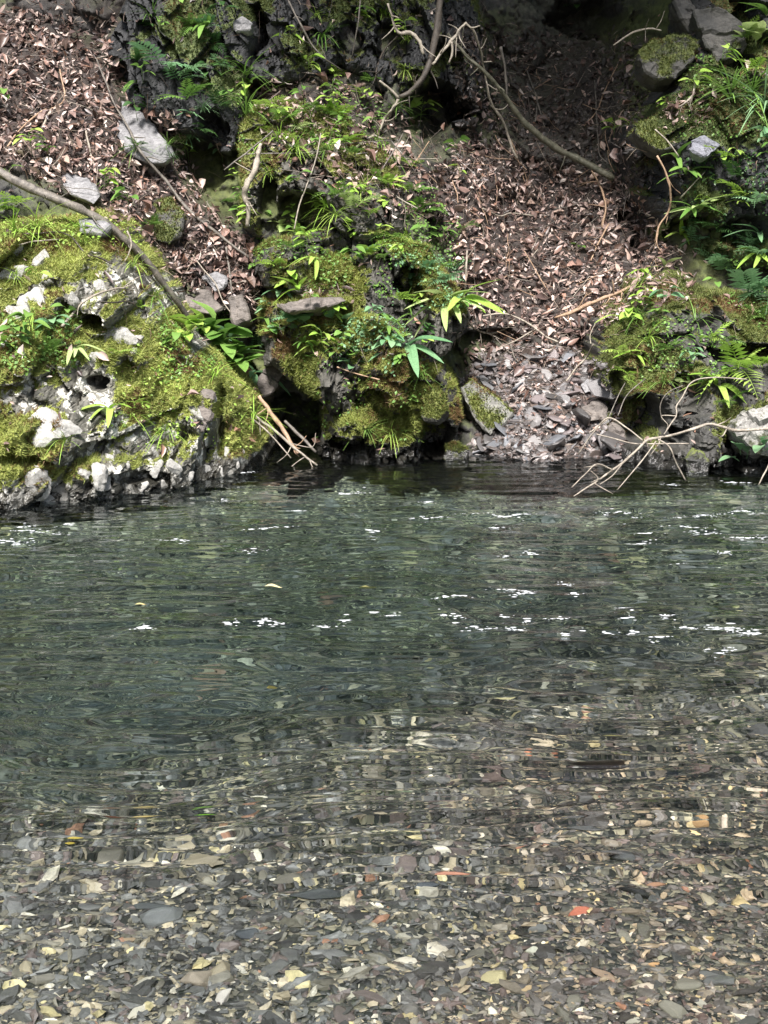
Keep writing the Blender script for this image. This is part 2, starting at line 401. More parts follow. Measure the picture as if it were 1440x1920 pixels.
LITTER.append(([(890, 690), (1100, 680), (1130, 800), (1120, 850), (960, 850), (960, 780)], 0.22))
base_ctrl = [(-500, 950, 9.0), (-500, 400, 10.0), (-500, 0, 11.5), (0, 960, 9.3), (0, 600, 9.9), (0, 400, 10.3), (0, 200, 11.1), (0, 0, 11.9),
    (200, 900, 10.0), (200, 600, 10.3), (200, 400, 10.6), (200, 200, 11.4), (200, 0, 12.0), (480, 860, 10.6), (480, 700, 10.8), (420, 520, 10.9), (400, 350, 11.3), (350, 150, 11.9), (350, 0, 12.2),
    (650, 860, 10.8), (650, 600, 11.0), (650, 300, 11.4), (650, 100, 12.1), (650, 0, 12.4), (850, 860, 10.6), (850, 700, 11.1), (850, 400, 11.7), (850, 200, 12.6), (850, 0, 13.2),
    (1000, 858, 10.2), (1000, 760, 10.55), (1000, 680, 11.0), (1000, 600, 11.4), (1000, 400, 12.3), (1000, 200, 13.1), (1000, 0, 14.0),
    (1130, 850, 10.3), (1130, 680, 11.0), (1150, 500, 11.7), (1180, 350, 12.3), (1150, 100, 13.4), (1150, 0, 13.9), (1300, 880, 10.5), (1300, 600, 11.0), (1300, 400, 11.6), (1300, 200, 12.1), (1300, 0, 12.5),
    (1440, 880, 10.5), (1440, 500, 11.1), (1440, 200, 11.7), (1440, 0, 12.1), (1940, 950, 10.0), (1940, 400, 10.8), (1940, 0, 11.8),
    (-500, -600, 13.5), (200, -600, 14), (720, -600, 14.6), (1100, -600, 15.5), (1440, -600, 14.2), (1940, -600, 13.5)]
def world_ctrl(c):
    a = np.asarray(c, float); q = P(a[:, 0], a[:, 1], a[:, 2]); return np.c_[q[:, 0], q[:, 2], q[:, 1]]
bw = np.vstack([world_ctrl(base_ctrl), [(x, -0.9, 8.6) for x in np.linspace(-4, 4, 9)], [(x, 7.6, 15.6) for x in (-6, -3, 0, 3, 6)], [(-6, 0, 8.6), (6, 0, 9.4)]])
base_Y = rbf(bw, 2e-4)

def block_disp(u, v, size, amp, ang, seed, aspect=1.8, crack=1.0):
    """blocky fractured rock relief, towards the viewer positive"""
    ca, sa = math.cos(ang), math.sin(ang)
    out = 0
    wob = fbm(u*3, v*3, 0*u, 3, seed)*0.10
    for k, (s, a) in enumerate(((1.0, 1.0), (0.42, 0.5), (0.17, 0.22), (0.075, 0.09))):
        uu = (ca*u+sa*v+wob*s)/(size*s); vv = (-sa*u+ca*v+wob*s)/(size*s*aspect)
        r1, r2, r3, ou, ov, e = cells(uu+k*9.1, vv-k*4.7, seed+k*17)
        out = out + amp*a*((r1-0.5)*1.25 + (r2-0.5)*1.5*ou + (r3-0.62)*1.7*ov - crack*(0.34-0.30*r2)*np.exp(-(e/0.06)**2))
    return out
def cave_push(px, py, caves):
    d = 0
    for (cx, cy_, rx, ry, dep) in caves:
        r = np.hypot((px-cx)/rx, (py-cy_)/ry); r = r*(1+0.45*fbm(px/34, py/34, 0*px, 4, 91))+0.30*(cells(px/26+py/90, py/30, 92)[0]-0.5)
        d = d + dep*(1-sstep(0.72, 1.12, r))
    return d

# -------- bank slope (soil, litter, roots) seen face on
gx = np.r_[np.linspace(-14, -3.7, 50)[:-1], np.arange(-3.7, 3.7, 0.0155), np.linspace(3.7, 14, 50)]
gz = np.r_[np.linspace(-0.9, -0.1, 20)[:-1], np.arange(-0.1, 3.75, 0.0155), np.linspace(3.75, 7.0, 40)]
X, Z = np.meshgrid(gx, gz); Yb = base_Y(np.clip(X, -5, 5), Z)
pxb, pyb = proj(np.stack([X, Yb, Z], -1))
lit = np.zeros_like(X)
for poly, wt in LITTER[:-1]: lit = np.maximum(lit, (wt**0.4 if wt > 0.5 else 0.35)*sstep(-25, 20, poly_sd(poly, pxb, pyb)))
scr = sstep(-30, 20, poly_sd(SCREE, pxb, pyb)); lit = np.maximum(lit, scr)
rocky = (1-lit)*sstep(0.25, 0.6, 0.62+0.5*fbm(X*1.6, Z*1.6, 0*X, 3, 5))
BASE_CAVES = [(548, 800, 62, 62, 0.55), (380, 305, 55, 50, 0.35), (815, 195, 75, 55, 0.5), (1215, 385, 50, 85, 0.35), (1110, 30, 75, 38, 0.6), (1130, 650, 45, 40, 0.25), (930, 640, 55, 22, 0.18), (500, 640, 35, 40, 0.3)]
Yd = Yb - rocky*block_disp(X, Z, 0.42, 0.24, 0.35, 3) - (1-rocky)*(0.17*fbm(X*3, Z*3, 0*X, 5, 21)+0.09*np.abs(fbm(X*8, Z*8, 0*X, 3, 25))-0.05*(cells(X*6, Z*5, 27)[0]-0.5)) + cave_push(pxb, pyb, BASE_CAVES)
Yd = Yd-0.03*fbm(X*14, Z*14, 0*X, 3, 29)
gY, gXg = np.gradient(Yd, gz, gx)
upn = gY/np.sqrt(1+gY**2+gXg**2)
mossb = np.clip(sstep(0.1, 0.7, 0.25+0.9*fbm(X*2.2, Z*2.2, 0*X, 4, 31)+0.4*upn)*(1-lit)*0.8, 0, 1)
mossb *= 1-0.8*sstep(880, 1000, pxb)*sstep(1200, 1100, pxb)
me = mesh('bank_slope', np.stack([X, Yd, Z], -1).reshape(-1, 3), grid_faces(*X.shape), M_SOIL, True, {'rock': rocky.ravel(), 'moss': mossb.ravel()})
bank = ob('bank_slope', me, kind='structure')
SURF = [(np.stack([X, Yd, Z], -1).reshape(-1, 3), grid_faces(*X.shape))]

# -------- stream bed and water
bedf = rbf([(-6, -2, 0.1), (0, -2, 0.1), (6, -2, .1), (-3, 2.2, -0.05), (0, 2.2, -0.06), (3, 2.2, -0.06), (-1, 3.1, -0.13), (0, 3.1, -0.12), (1, 3.1, -0.11),
    (-1.2, 3.9, -0.26), (0, 3.9, -0.20), (1.2, 3.9, -0.16), (-1.4, 4.6, -0.62), (-0.5, 4.7, -0.40), (0.4, 4.7, -0.26), (1.4, 4.7, -0.21), (-1.6, 5.5, -0.85), (-0.3, 5.5, -0.58), (1.5, 5.5, -0.30), (3, 5.5, -0.25),
    (-2, 7, -0.8), (0, 7, -0.70), (2, 7, -0.48), (-2.5, 8.5, -0.6), (0, 8.5, -0.7), (2.5, 8.5, -0.55), (0, 10, -0.5), (2, 10, -0.5), (-2, 10, -.4), (-5, 5, -0.6), (5, 5, -0.2), (-5, 10, -.5), (5, 10, -.5), (0, 12, -.3)], 1e-3)
by = np.r_[-30, -10, np.linspace(-2, 2.4, 30)[:-1], np.linspace(2.4, 11.6, 200)]; bx = np.linspace(-6, 6, 200)
BX, BY = np.meshgrid(bx, by); BX = np.where(BY < -2.5, BX*3, BX); BZ = bedf(np.clip(BX, -6, 6), np.maximum(BY, -2))+0.03*fbm(BX*2.5, BY*2.5, 0*BX, 4, 41)
BZ = np.where(BY < -2.5, 0.6, BZ)
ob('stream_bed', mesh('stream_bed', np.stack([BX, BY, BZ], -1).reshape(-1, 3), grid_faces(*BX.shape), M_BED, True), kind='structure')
def bed_z(x, y): return bedf(x, y)+0.03*fbm(np.asarray(x)*2.5, np.asarray(y)*2.5, 0*np.asarray(x), 4, 41)
def bed_hit(px, py):
    """point of the stream bed seen through the water at a photograph pixel"""
    d = ray(px, py); d = d/np.linalg.norm(d, axis=-1, keepdims=True)
    t = -CAM[2]/d[..., 2]; wpt = CAM+d*t[..., None]
    r = 1/1.333; ci = -d[..., 2]; k = np.sqrt(1-r*r*(1-ci*ci))
    q = r*d; q[..., 2] += r*ci-k
    p = wpt.copy()
    for _ in range(6):
        z = bed_z(p[..., 0], p[..., 1]); p = wpt+q*(z/q[..., 2])[..., None]
    return p
def water_hit(px, py):
    d = ray(px, py); return CAM+d*(-CAM[2]/d[..., 2])[..., None]

def wave(x, y):
    far = sstep(3.6, 6.0, y); mid = sstep(3.0, 4.3, y)*(1-sstep(7.0, 9, y)*0.45)
    wx = 0.35*vnoise(x*1.3, y*1.3, 0*x, 3)
    h = 0.0042*vnoise(x*3.8+wx*4, y*11, 0*x, 51)+0.0022*vnoise(x*7.5+3*vnoise(x*2, y*2, 0*x, 7), y*23, 0*x, 52)
    h = h*(0.50+0.5*sstep(2.7, 4.0, y))
    rid = lambda u, v, sd_: 1-2*np.abs(vnoise(u, v, 0*u, sd_))
    h = h + mid*0.0085*rid(x*0.9+0.4*y, y*4.6+wx*3, 53) + mid*0.0072*rid(x*1.6-0.5*y, y*9.5+wx*5, 54) + mid*0.0036*rid(x*3.2, y*19+wx*4, 56)
    h = h + far*0.0035*vnoise(x*2.6, y*22, 0*x, 55)
    for (cx, cyy, sx, sy, a) in RIFF:
        g = np.exp(-((x-cx)/sx)**2-((y-cyy)/sy)**2); h = h + a*g*(0.6+vnoise(x*9, y*30, 0*x, 57))
    return h
RIFF = []
for (px, py, wx, a) in [(40, 1000, 120, .012), (490, 995, 90, .010), (650, 927, 60, .008), (930, 972, 110, .012), (1160, 962, 60, .010), (1360, 968, 160, .012), (1240, 1000, 140, .010), (1010, 1125, 140, .012),
        (560, 1172, 140, .010), (860, 1130, 70, .010), (1080, 1190, 260, .012), (1360, 1220, 90, .012), (1200, 1160, 120, .012), (850, 1165, 80, .012), (300, 1310, 260, .012), (620, 1300, 200, .010)]:
    q = water_hit(px, py); RIFF.append((q[0], q[1], wx*PXM(q[1]), 0.10+0.012*q[1], a))
wy = np.r_[np.linspace(-2, 2.3, 12)[:-1], np.geomspace(2.3, 11.6, 520)]; wx_ = np.r_[np.linspace(-6, -3.2, 14)[:-1], np.linspace(-3.2, 3.2, 260), np.linspace(3.2, 6, 14)[1:]]
WX, WY = np.meshgrid(wx_, wy); WZ = wave(WX, WY)
ny, nx = WX.shape; V = np.stack([WX, WY, WZ], -1).reshape(-1, 3)
idx = np.arange(ny*nx).reshape(ny, nx)
loop = np.r_[idx[0, :-1], idx[:-1, -1], idx[-1, :0:-1], idx[:0:-1, 0]]
low = V[loop].copy(); low[:, 2] = -1.8; nl = len(loop); o0 = len(V)
j = np.arange(nl); jn = (j+1) % nl
side = np.stack([loop[jn], loop[j], o0+j, o0+jn], -1)
V2 = np.vstack([V, low, [[0, 5, -1.8]]]); bot = np.stack([o0+jn, o0+j, np.full(nl, o0+nl)], -1)
water = ob('stream_water', mesh('stream_water', V2, [grid_faces(ny, nx), side, bot], M_WATER, True), kind='structure')

# -------- the wooded hillside above the bank: it shuts out the sky behind and darkens what the water mirrors
hx = np.linspace(-22, 22, 80); hz = np.linspace(6.4, 12.5, 26); HX, HZ = np.meshgrid(hx, hz)
HY = 15.4+(HZ-6.3)*0.62+(0.3+0.1*(HZ-6.3))*fbm(HX*0.25, HZ*0.25, 0*HX, 4, 111)-0.015*HX**2
ob('hillside', mesh('hillside', np.stack([HX, HY, HZ], -1).reshape(-1, 3), grid_faces(*HX.shape), M_SOIL, True, {'rock': np.zeros(HX.size), 'moss': np.full(HX.size, 0.5)}), kind='structure')
def tree(x, z, h, seed, label, lean=None, m=2600):
    r = np.random.default_rng(seed); y = 15.4+(z-6.3)*0.62-0.015*x*x if z > 6.3 else float(base_Y(np.array(np.clip(x, -5, 5)), np.array(z)))
    root = bpy.data.objects.new('unseen_tree', None); COL.objects.link(root); root.location = (x, y+0.1, z-0.2); tag(root, label, 'tree', 'trees of the wooded hillside above the bank')
    lean = np.array([r.normal(0, 0.1), -0.22, 1.0]) if lean is None else np.array(lean); tp = [lean*h*t+np.array([r.normal(0, 0.12), r.normal(0, 0.1), 0])*t for t in (0, 0.25, 0.5, 0.75, 1.0)]
    Vs, Fq, Ft, o = [], [], [], 0
    lim = [(np.array(tp), (0.17, 0.13, 0.05))]
    for k in range(9):
        b = lean*h*r.uniform(0.35, 0.9); d = np.array([r.normal(0, 1), r.normal(-0.25, 0.8), 0.45]); d = d/np.linalg.norm(d)*r.uniform(0.9, 2.0); lim.append((np.array([b, b+d*0.5+[0, 0, 0.05], b+d]), (0.06, 0.02)))
    for q, rd in lim:
        V, F = tube(catmull(q, 3), rd, 6, 0.15, seed); Vs.append(V); Fq.append(F[0]+o); Ft.append(F[1]+o); o += len(V)
    ob('trunk', mesh('trunk', np.vstack(Vs), [np.vstack(Fq), np.vstack(Ft)], M_BARK['dark'], True), root)
    C = np.array([q[-1] for q, _ in lim]+[q[1] for q, _ in lim[1:]])
    c = C[r.integers(0, len(C), m)]+r.normal(0, 0.42, (m, 3)); nn_ = r.normal(0, 1, (m, 3))+np.array([0, -0.3, 0.8])
    LV = np.array([[-0.5, 0, 0], [0, -0.25, 0.03], [0.5, 0, -0.03], [0, 0.25, 0.03]]); W, F = batch(LV, np.array([[0, 1, 2, 3]]), frames(nn_)*r.uniform(0.10, 0.22, m)[:, None, None], c)
    ob('crown', mesh('crown', W, F, M_GREEN['dark' if seed % 3 else 'mid'], False), root)
FOREST = [(-6.5, 6.6, 4.8), (-3.4, 7.0, 5.2), (-0.6, 6.8, 5.0), (2.2, 7.2, 5.4), (4.9, 6.8, 4.9), (7.6, 7.2, 5.2), (-5.0, 9.6, 4.8), (-1.9, 9.9, 4.8), (0.6, 9.6, 4.8), (3.0, 10.0, 4.6), (5.4, 9.6, 4.8), (-9.2, 9.2, 5.0), (9.4, 9.2, 5.0)]
for i, (x, z, h) in enumerate(FOREST):
    row = 'lowest' if z < 8 else 'middle' if z < 11 else 'highest'; rank = sum(1 for q in FOREST if ('lowest' if q[1] < 8 else 'middle' if q[1] < 11 else 'highest') == row and q[0] < x)
    tree(x, z, h, i, 'leafy hillside tree above the frame, %s row, %s from the left' % (row, ['first', 'second', 'third', 'fourth', 'fifth', 'sixth', 'seventh'][rank]))
tree(3.3, 5.4, 4.2, 31, 'added unseen tree leaning out above the frame to shade the upper right gully', (-0.36, -0.92, 0.10), 3800)  # leaning trees are added out of view, set to shade the upper bank
tree(0.9, 5.6, 4.0, 33, 'added unseen tree leaning out above the frame to shade the top middle wall', (-0.12, -0.95, 0.02), 3000)
tree(-2.3, 5.2, 3.4, 35, 'added unseen tree leaning out above the frame to shade the upper left wall', (0.46, -0.86, 0.08), 1500)

# ================================================================== ROCK OUTCROPS
def outcrop(name, label, poly, ctrl, mat, step=0.0105, size=0.34, amp=0.13, ang=0.3, seed=1, moss=0.3, caves=(), rim=0.16, back=1.0, bumps=(), crack=1.0, aspect=1.8):
    pw = world_ctrl([(a, b, c) for (a, b), c in zip(poly, [np.mean([q[2] for q in ctrl])]*len(poly))])
    f = rbf(world_ctrl(ctrl), 2e-3)
    # outline in x,z at the true front distance of each corner
    pc = []
    for (a, b) in poly:
        Y = np.mean([q[2] for q in ctrl])
        for _ in range(6):
            q = P(a, b, Y); Y = float(f(q[0], q[2]))
        pc.append((q[0], q[2]))
    pc = np.array(pc)
    x0, z0 = pc.min(0)-0.08; x1, z1 = pc.max(0)+0.08
    z0 = max(z0, -0.35)
    xs = np.arange(x0, x1, step); zs = np.arange(z0, z1, step)
    X, Z = np.meshgrid(xs, zs)
    s = poly_sd(pc, X, Z) + 0.05*fbm(X*6, Z*6, 0*X, 4, seed+70)+0.02*(cells(X*9, Z*7, seed+5)[0]-0.5)
    Y = f(X, Z)
    px, py = proj(np.stack([X, Y, Z], -1))
    r = np.clip(s/rim, 0, 1)
    Y = Y + rim*0.9*(1-np.sqrt(1-(1-r)**2)) - block_disp(X, Z, size, amp, ang, seed, aspect, crack)*(0.35+0.65*r) + cave_push(px, py, caves)
    for (cx, cz, rx, rz, a) in bumps:
        g = np.hypot((px-cx)/rx, (py-cz)/rz); Y = Y - a*(1-sstep(0.55, 1.1, g+0.2*fbm(px/30, py/30, 0*px, 3, seed)))
    Y = Y + 0.010*fbm(X*26, Z*26, 0*X, 3, seed+9)
    out = s < 0
    Y = np.where(out, Y+back*np.clip(-s/0.03, 0, 1), Y)
    gz_, gx_ = np.gradient(Y, zs, xs)
    upn = gz_/np.sqrt(1+gz_**2+gx_**2)
    ms = np.clip(sstep(0.0, 0.55, moss+0.95*fbm(X*3.4, Z*3.4, 0*X, 5, seed+33)+0.32*np.clip(upn, -1, 1)), 0, 1)
    ms *= sstep(0.03, 0.16, Z+0.05*fbm(X*5, Z*5, 0*X, 2, 8))
    keep = s > -0.045
    F = grid_faces(*X.shape); k = keep.ravel(); F = F[k[F].all(1)]
    used = np.zeros(X.size, bool); used[F.ravel()] = True
    mp = np.cumsum(used)-1; V = np.stack([X, Y, Z], -1).reshape(-1, 3)[used]; F = mp[F]; msu = ms.ravel()[used]
    c = V.mean(0); root = bpy.data.objects.new(name, None); COL.objects.link(root); root.location = (c[0], c[1], 0); root.empty_display_size = 0.2
    tag(root, label, 'rock outcrop'); root['kind'] = 'thing'
    L = np.array([c[0], c[1], 0])
    ob('rock_face', mesh('rock_face', V-L, F, mat, False, {'moss': msu}), root)
    SURF.append((V, F))
    return root, L, V, F, msu
OUT = {}
OUT['left'] = outcrop('rock_outcrop', 'pale mossy limestone outcrop studded with white knobs on the left shore',
    [(-420, 1060), (-420, 470), (-200, 440), (-60, 425), (40, 410), (170, 405), (235, 425), (265, 490), (310, 560), (350, 640), (400, 690), (450, 735), (482, 820), (498, 880), (490, 960), (300, 1000), (150, 1040)],
    [(-400, 970, 7.9), (-200, 965, 8.1), (0, 955, 8.3), (200, 930, 8.6), (330, 900, 9.1), (480, 872, 9.75), (0, 800, 8.5), (200, 800, 8.85), (400, 780, 9.45), (0, 600, 8.95), (200, 600, 9.2), (300, 600, 9.65), (0, 440, 9.5), (150, 420, 9.75), (240, 450, 9.95), (-300, 600, 8.8), (-300, 440, 9.4)],
    M_ROCK_L, size=0.36, amp=0.17, ang=-0.25, seed=2, moss=0.37, caves=[(45, 590, 20, 26, 0.25), (165, 605, 32, 18, 0.3), (175, 720, 22, 16, 0.25), (412, 800, 10, 70, 0.28), (382, 800, 6, 60, 0.16), (235, 700, 22, 30, 0.14), (40, 862, 60, 12, 0.15), (250, 900, 60, 12, 0.12)],
    bumps=[(370, 760, 60, 70, 0.14), (455, 800, 40, 90, 0.08), (100, 820, 70, 60, 0.12), (90, 480, 110, 60, 0.10), (190, 885, 70, 30, 0.10)])
OUT['centre'] = outcrop('rock_outcrop', 'stepped mossy dark rock buttress rising from the water in the middle',
    [(465, 480), (500, 450), (560, 440), (680, 430), (760, 440), (800, 470), (850, 540), (885, 600), (860, 640), (815, 680), (850, 720), (868, 790), (872, 910), (600, 915), (592, 850), (610, 790), (600, 760), (545, 720), (490, 690), (480, 600), (490, 540)],
    [(600, 870, 10.2), (740, 866, 10.05), (860, 866, 10.25), (560, 700, 10.25), (640, 650, 10.22), (740, 640, 10.2), (840, 600, 10.5), (500, 500, 10.65), (620, 540, 10.4), (620, 450, 10.8), (760, 460, 10.85), (500, 620, 10.55)],
    M_ROCK_C, size=0.27, amp=0.21, ang=0.15, seed=14, moss=0.24, caves=[(782, 590, 26, 60, 0.4), (760, 530, 18, 40, 0.35), (650, 835, 40, 14, 0.28), (815, 815, 30, 36, 0.35), (575, 765, 45, 22, 0.3), (515, 555, 35, 16, 0.2), (640, 620, 12, 40, 0.15), (720, 740, 16, 12, 0.15)],
    bumps=[(690, 650, 70, 60, 0.10), (620, 740, 40, 40, 0.14), (740, 740, 60, 40, 0.12), (600, 565, 70, 14, 0.16), (660, 800, 40, 24, 0.12)])
OUT['ledge'] = outcrop('rock_outcrop', 'mossy rock ledge over a black hollow above the middle buttress',
    [(440, 300), (450, 230), (478, 185), (560, 180), (650, 215), (725, 285), (765, 360), (760, 440), (690, 475), (640, 485), (600, 470), (510, 440), (480, 450), (450, 435)],
    [(450, 310, 10.95), (450, 430, 10.9), (560, 270, 11.05), (560, 350, 10.8), (600, 460, 10.85), (680, 310, 11.2), (730, 430, 11.0), (650, 400, 10.8), (480, 195, 11.35), (600, 195, 11.5), (720, 280, 11.45), (600, 300, 11.0)],
    M_ROCK_C, size=0.28, amp=0.20, ang=0.5, seed=23, moss=0.14, caves=[(560, 415, 58, 50, 0.7), (500, 400, 20, 60, 0.4)], bumps=[(555, 350, 45, 20, 0.16), (605, 385, 22, 40, 0.10)])
OUT['right'] = outcrop('rock_outcrop', 'low mossy rock shelf with fern fringe on the right shore',
    [(1132, 610), (1190, 565), (1210, 525), (1280, 515), (1360, 550), (1500, 545), (1750, 540), (1900, 560), (1900, 960), (1440, 940), (1300, 925), (1200, 905), (1145, 860), (1152, 760), (1125, 680)],
    [(1150, 855, 10.05), (1300, 880, 9.75), (1440, 892, 9.6), (1850, 900, 9.3), (1150, 620, 10.6), (1250, 540, 10.75), (1400, 570, 10.6), (1250, 700, 10.1), (1400, 700, 10.0), (1850, 600, 10.0)],
    M_ROCK_R, size=0.34, amp=0.15, ang=-0.2, seed=41, moss=0.24, caves=[(1210, 790, 62, 58, 0.45), (1300, 740, 30, 30, 0.25), (1415, 665, 70, 24, 0.4), (1375, 850, 22, 50, 0.4), (1160, 740, 22, 60, 0.25)],
    bumps=[(1260, 640, 70, 50, 0.10), (1300, 580, 60, 26, 0.10)])
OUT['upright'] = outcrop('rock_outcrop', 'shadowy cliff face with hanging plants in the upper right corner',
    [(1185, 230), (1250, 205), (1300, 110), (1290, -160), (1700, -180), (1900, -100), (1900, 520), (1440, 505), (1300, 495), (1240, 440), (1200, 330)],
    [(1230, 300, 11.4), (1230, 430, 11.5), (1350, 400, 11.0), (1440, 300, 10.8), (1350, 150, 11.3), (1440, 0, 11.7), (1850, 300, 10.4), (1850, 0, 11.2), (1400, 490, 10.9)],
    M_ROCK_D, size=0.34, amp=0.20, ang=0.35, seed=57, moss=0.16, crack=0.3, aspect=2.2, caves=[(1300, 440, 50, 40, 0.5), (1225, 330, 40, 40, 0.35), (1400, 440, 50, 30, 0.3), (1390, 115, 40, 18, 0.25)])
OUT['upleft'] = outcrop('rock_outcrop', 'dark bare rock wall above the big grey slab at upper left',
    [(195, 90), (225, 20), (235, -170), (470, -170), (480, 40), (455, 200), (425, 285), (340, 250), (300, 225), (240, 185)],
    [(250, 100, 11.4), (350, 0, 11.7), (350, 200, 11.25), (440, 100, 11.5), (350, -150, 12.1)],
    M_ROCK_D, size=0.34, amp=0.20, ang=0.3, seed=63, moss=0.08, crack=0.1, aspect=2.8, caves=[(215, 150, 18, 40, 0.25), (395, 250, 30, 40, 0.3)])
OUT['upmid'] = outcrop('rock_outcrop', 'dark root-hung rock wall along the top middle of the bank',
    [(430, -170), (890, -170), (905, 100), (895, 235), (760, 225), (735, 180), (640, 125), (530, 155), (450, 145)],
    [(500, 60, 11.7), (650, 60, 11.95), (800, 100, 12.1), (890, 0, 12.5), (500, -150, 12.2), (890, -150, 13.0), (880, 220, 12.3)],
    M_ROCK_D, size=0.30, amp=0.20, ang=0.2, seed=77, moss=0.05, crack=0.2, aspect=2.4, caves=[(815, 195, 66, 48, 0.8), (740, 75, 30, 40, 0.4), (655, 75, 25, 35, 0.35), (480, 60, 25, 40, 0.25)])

OUT_KEYS = list(OUT)
# ray casting onto everything built so far
_v, _f, _o = [], [], 0
for V, F in SURF:
    _v.append(V); _f.append(F+_o); _o += len(V)
BVH = BVHTree.FromPolygons(np.vstack(_v).tolist(), np.vstack(_f).tolist())
def hit(px, py, jit=0.0, noslab=False):
    """surface point and normal seen at a photograph pixel (jit: seen from a step aside)"""
    org = CAM.copy(); d = ray(px, py)
    if jit:
        tgt = CAM+d*10.5; org = CAM+np.array([rng.uniform(-jit, jit), 0, rng.uniform(-jit*0.3, jit)]); d = tgt-org
    p, n, fi, _ = BVH.ray_cast(Vector(org), Vector(d).normalized())
    if p is None or (noslab and fi >= SLAB0): return None, None
    n = np.array(n); n = n if n @ d < 0 else -n
    return np.array(p), n
def hits(pts, jit=0.0):
    H = [hit(a, b, jit, True) for a, b in pts]; H = [(p, n) for p, n in H if p is not None]
    return np.array([h[0] for h in H]), np.array([h[1] for h in H])

# -------- moss on the outcrops (blades with length and droop)
BL = np.array([[-0.5, 0, 0], [0.5, 0, 0], [0, 0.7, 0.95]]); BLF = [np.array([[0, 1, 2]])]
def moss_on(key, n, cols, ln=(0.012, 0.034), cap=0.00035):
    root, L, V, F, ms = OUT[key]
    if F.shape[1] == 3: F = F[:, [0, 1, 2, 2]]
    a, b, c, d = (V[F[:, k]] for k in range(4))
    nr = np.cross(b-a, c-a); ar = np.linalg.norm(nr, axis=1); nr = nr/(ar[:, None]+1e-12); nr[nr[:, 1] > 0] *= -1
    fm = ms[F].mean(1); up = nr[:, 2]
    wgt = np.clip(ar, 0, cap)*sstep(0.35, 0.75, fm)*(0.15+sstep(-0.25, 0.5, up)); wgt[a[:, 2] < 0.06] = 0
    px, py = proj(a); wgt[(px < -250) | (px > 1700) | (py < -80)] *= 0.1
    f = rng.choice(len(F), n, p=wgt/wgt.sum()); u, v = rng.random(n)[:, None], rng.random(n)[:, None]
    p = a[f]*(1-u)*(1-v)+b[f]*u*(1-v)+c[f]*u*v+d[f]*(1-u)*v
    nn = nr[f]*0.9+rng.normal(0, 0.45, (n, 3)); nn[:, 2] += 0.35
    sp = np.cross(np.tile([0, 0, -1.0], (n, 1))+rng.normal(0, 0.5, (n, 3)), nn)
    M = frames(nn, sp); l = rng.uniform(*ln, n); wd = rng.uniform(0.004, 0.008, n)
    M = M*np.stack([wd, l*0.8, l], -1)[:, None, :]
    W, FF = batch(BL, BLF, M, p-L)
    t = np.clip(0.5+0.55*fbm(p[:, 0]*5, p[:, 1]*5, p[:, 2]*5, 3, 17)+rng.normal(0, 0.16, n), 0, 1)[:, None]
    cc = np.asarray(cols[0])*(1-t)+np.asarray(cols[1])*t
    br = (rng.random(n) < 0.06) | (fbm(p[:, 0]*4+9, p[:, 1]*4, p[:, 2]*4, 3, 19)+rng.normal(0, 0.08, n) < -0.30); cc[br] = np.array([0.16, 0.10, 0.04])
    ob('moss', mesh('moss', W, FF, M_MOSS, False, {'tint': np.repeat(cc, 3, 0)}), root, kind='stuff')
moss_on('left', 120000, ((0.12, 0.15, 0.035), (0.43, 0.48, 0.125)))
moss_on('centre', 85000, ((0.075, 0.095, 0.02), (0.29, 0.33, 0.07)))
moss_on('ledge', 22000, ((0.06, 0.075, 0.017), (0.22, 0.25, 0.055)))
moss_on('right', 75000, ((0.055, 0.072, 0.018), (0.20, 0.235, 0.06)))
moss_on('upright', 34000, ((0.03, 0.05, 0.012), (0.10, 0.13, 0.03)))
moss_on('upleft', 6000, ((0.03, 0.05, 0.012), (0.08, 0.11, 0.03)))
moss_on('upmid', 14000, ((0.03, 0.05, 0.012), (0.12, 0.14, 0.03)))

# -------- pale knobs set into the left outcrop
def ico(sub=2):
    bm = bmesh.new(); bmesh.ops.create_icosphere(bm, subdivisions=sub, radius=1)
    V = np.array([v.co[:] for v in bm.verts]); F = np.array([[v.index for v in f.verts] for f in bm.faces]); bm.free(); return V, F
ICV, ICF = ico(3)
KN = []
for k in range(8):
    r_ = np.random.default_rng(500+k); nd = r_.normal(size=(11, 3)); nd /= np.linalg.norm(nd, axis=1, keepdims=True); off = r_.uniform(0.62, 1.0, 11)
    V = ICV.copy(); dd = V @ nd.T
    rr = np.min(np.where(dd > 0.05, off/np.maximum(dd, 0.05), 9), 1); V = V*np.minimum(rr, 1.25)[:, None]*np.array([1, 0.75, 0.6])
    V = V*(1+0.22*fbm(V[:, 0]*2.2+k*9, V[:, 1]*2.2, V[:, 2]*2.2, 4, 40+k))[:, None]
    KN.append(mesh('pale_knob', V, ICF, M_KNOB, False))
rootL, LL = OUT['left'][0], OUT['left'][1]
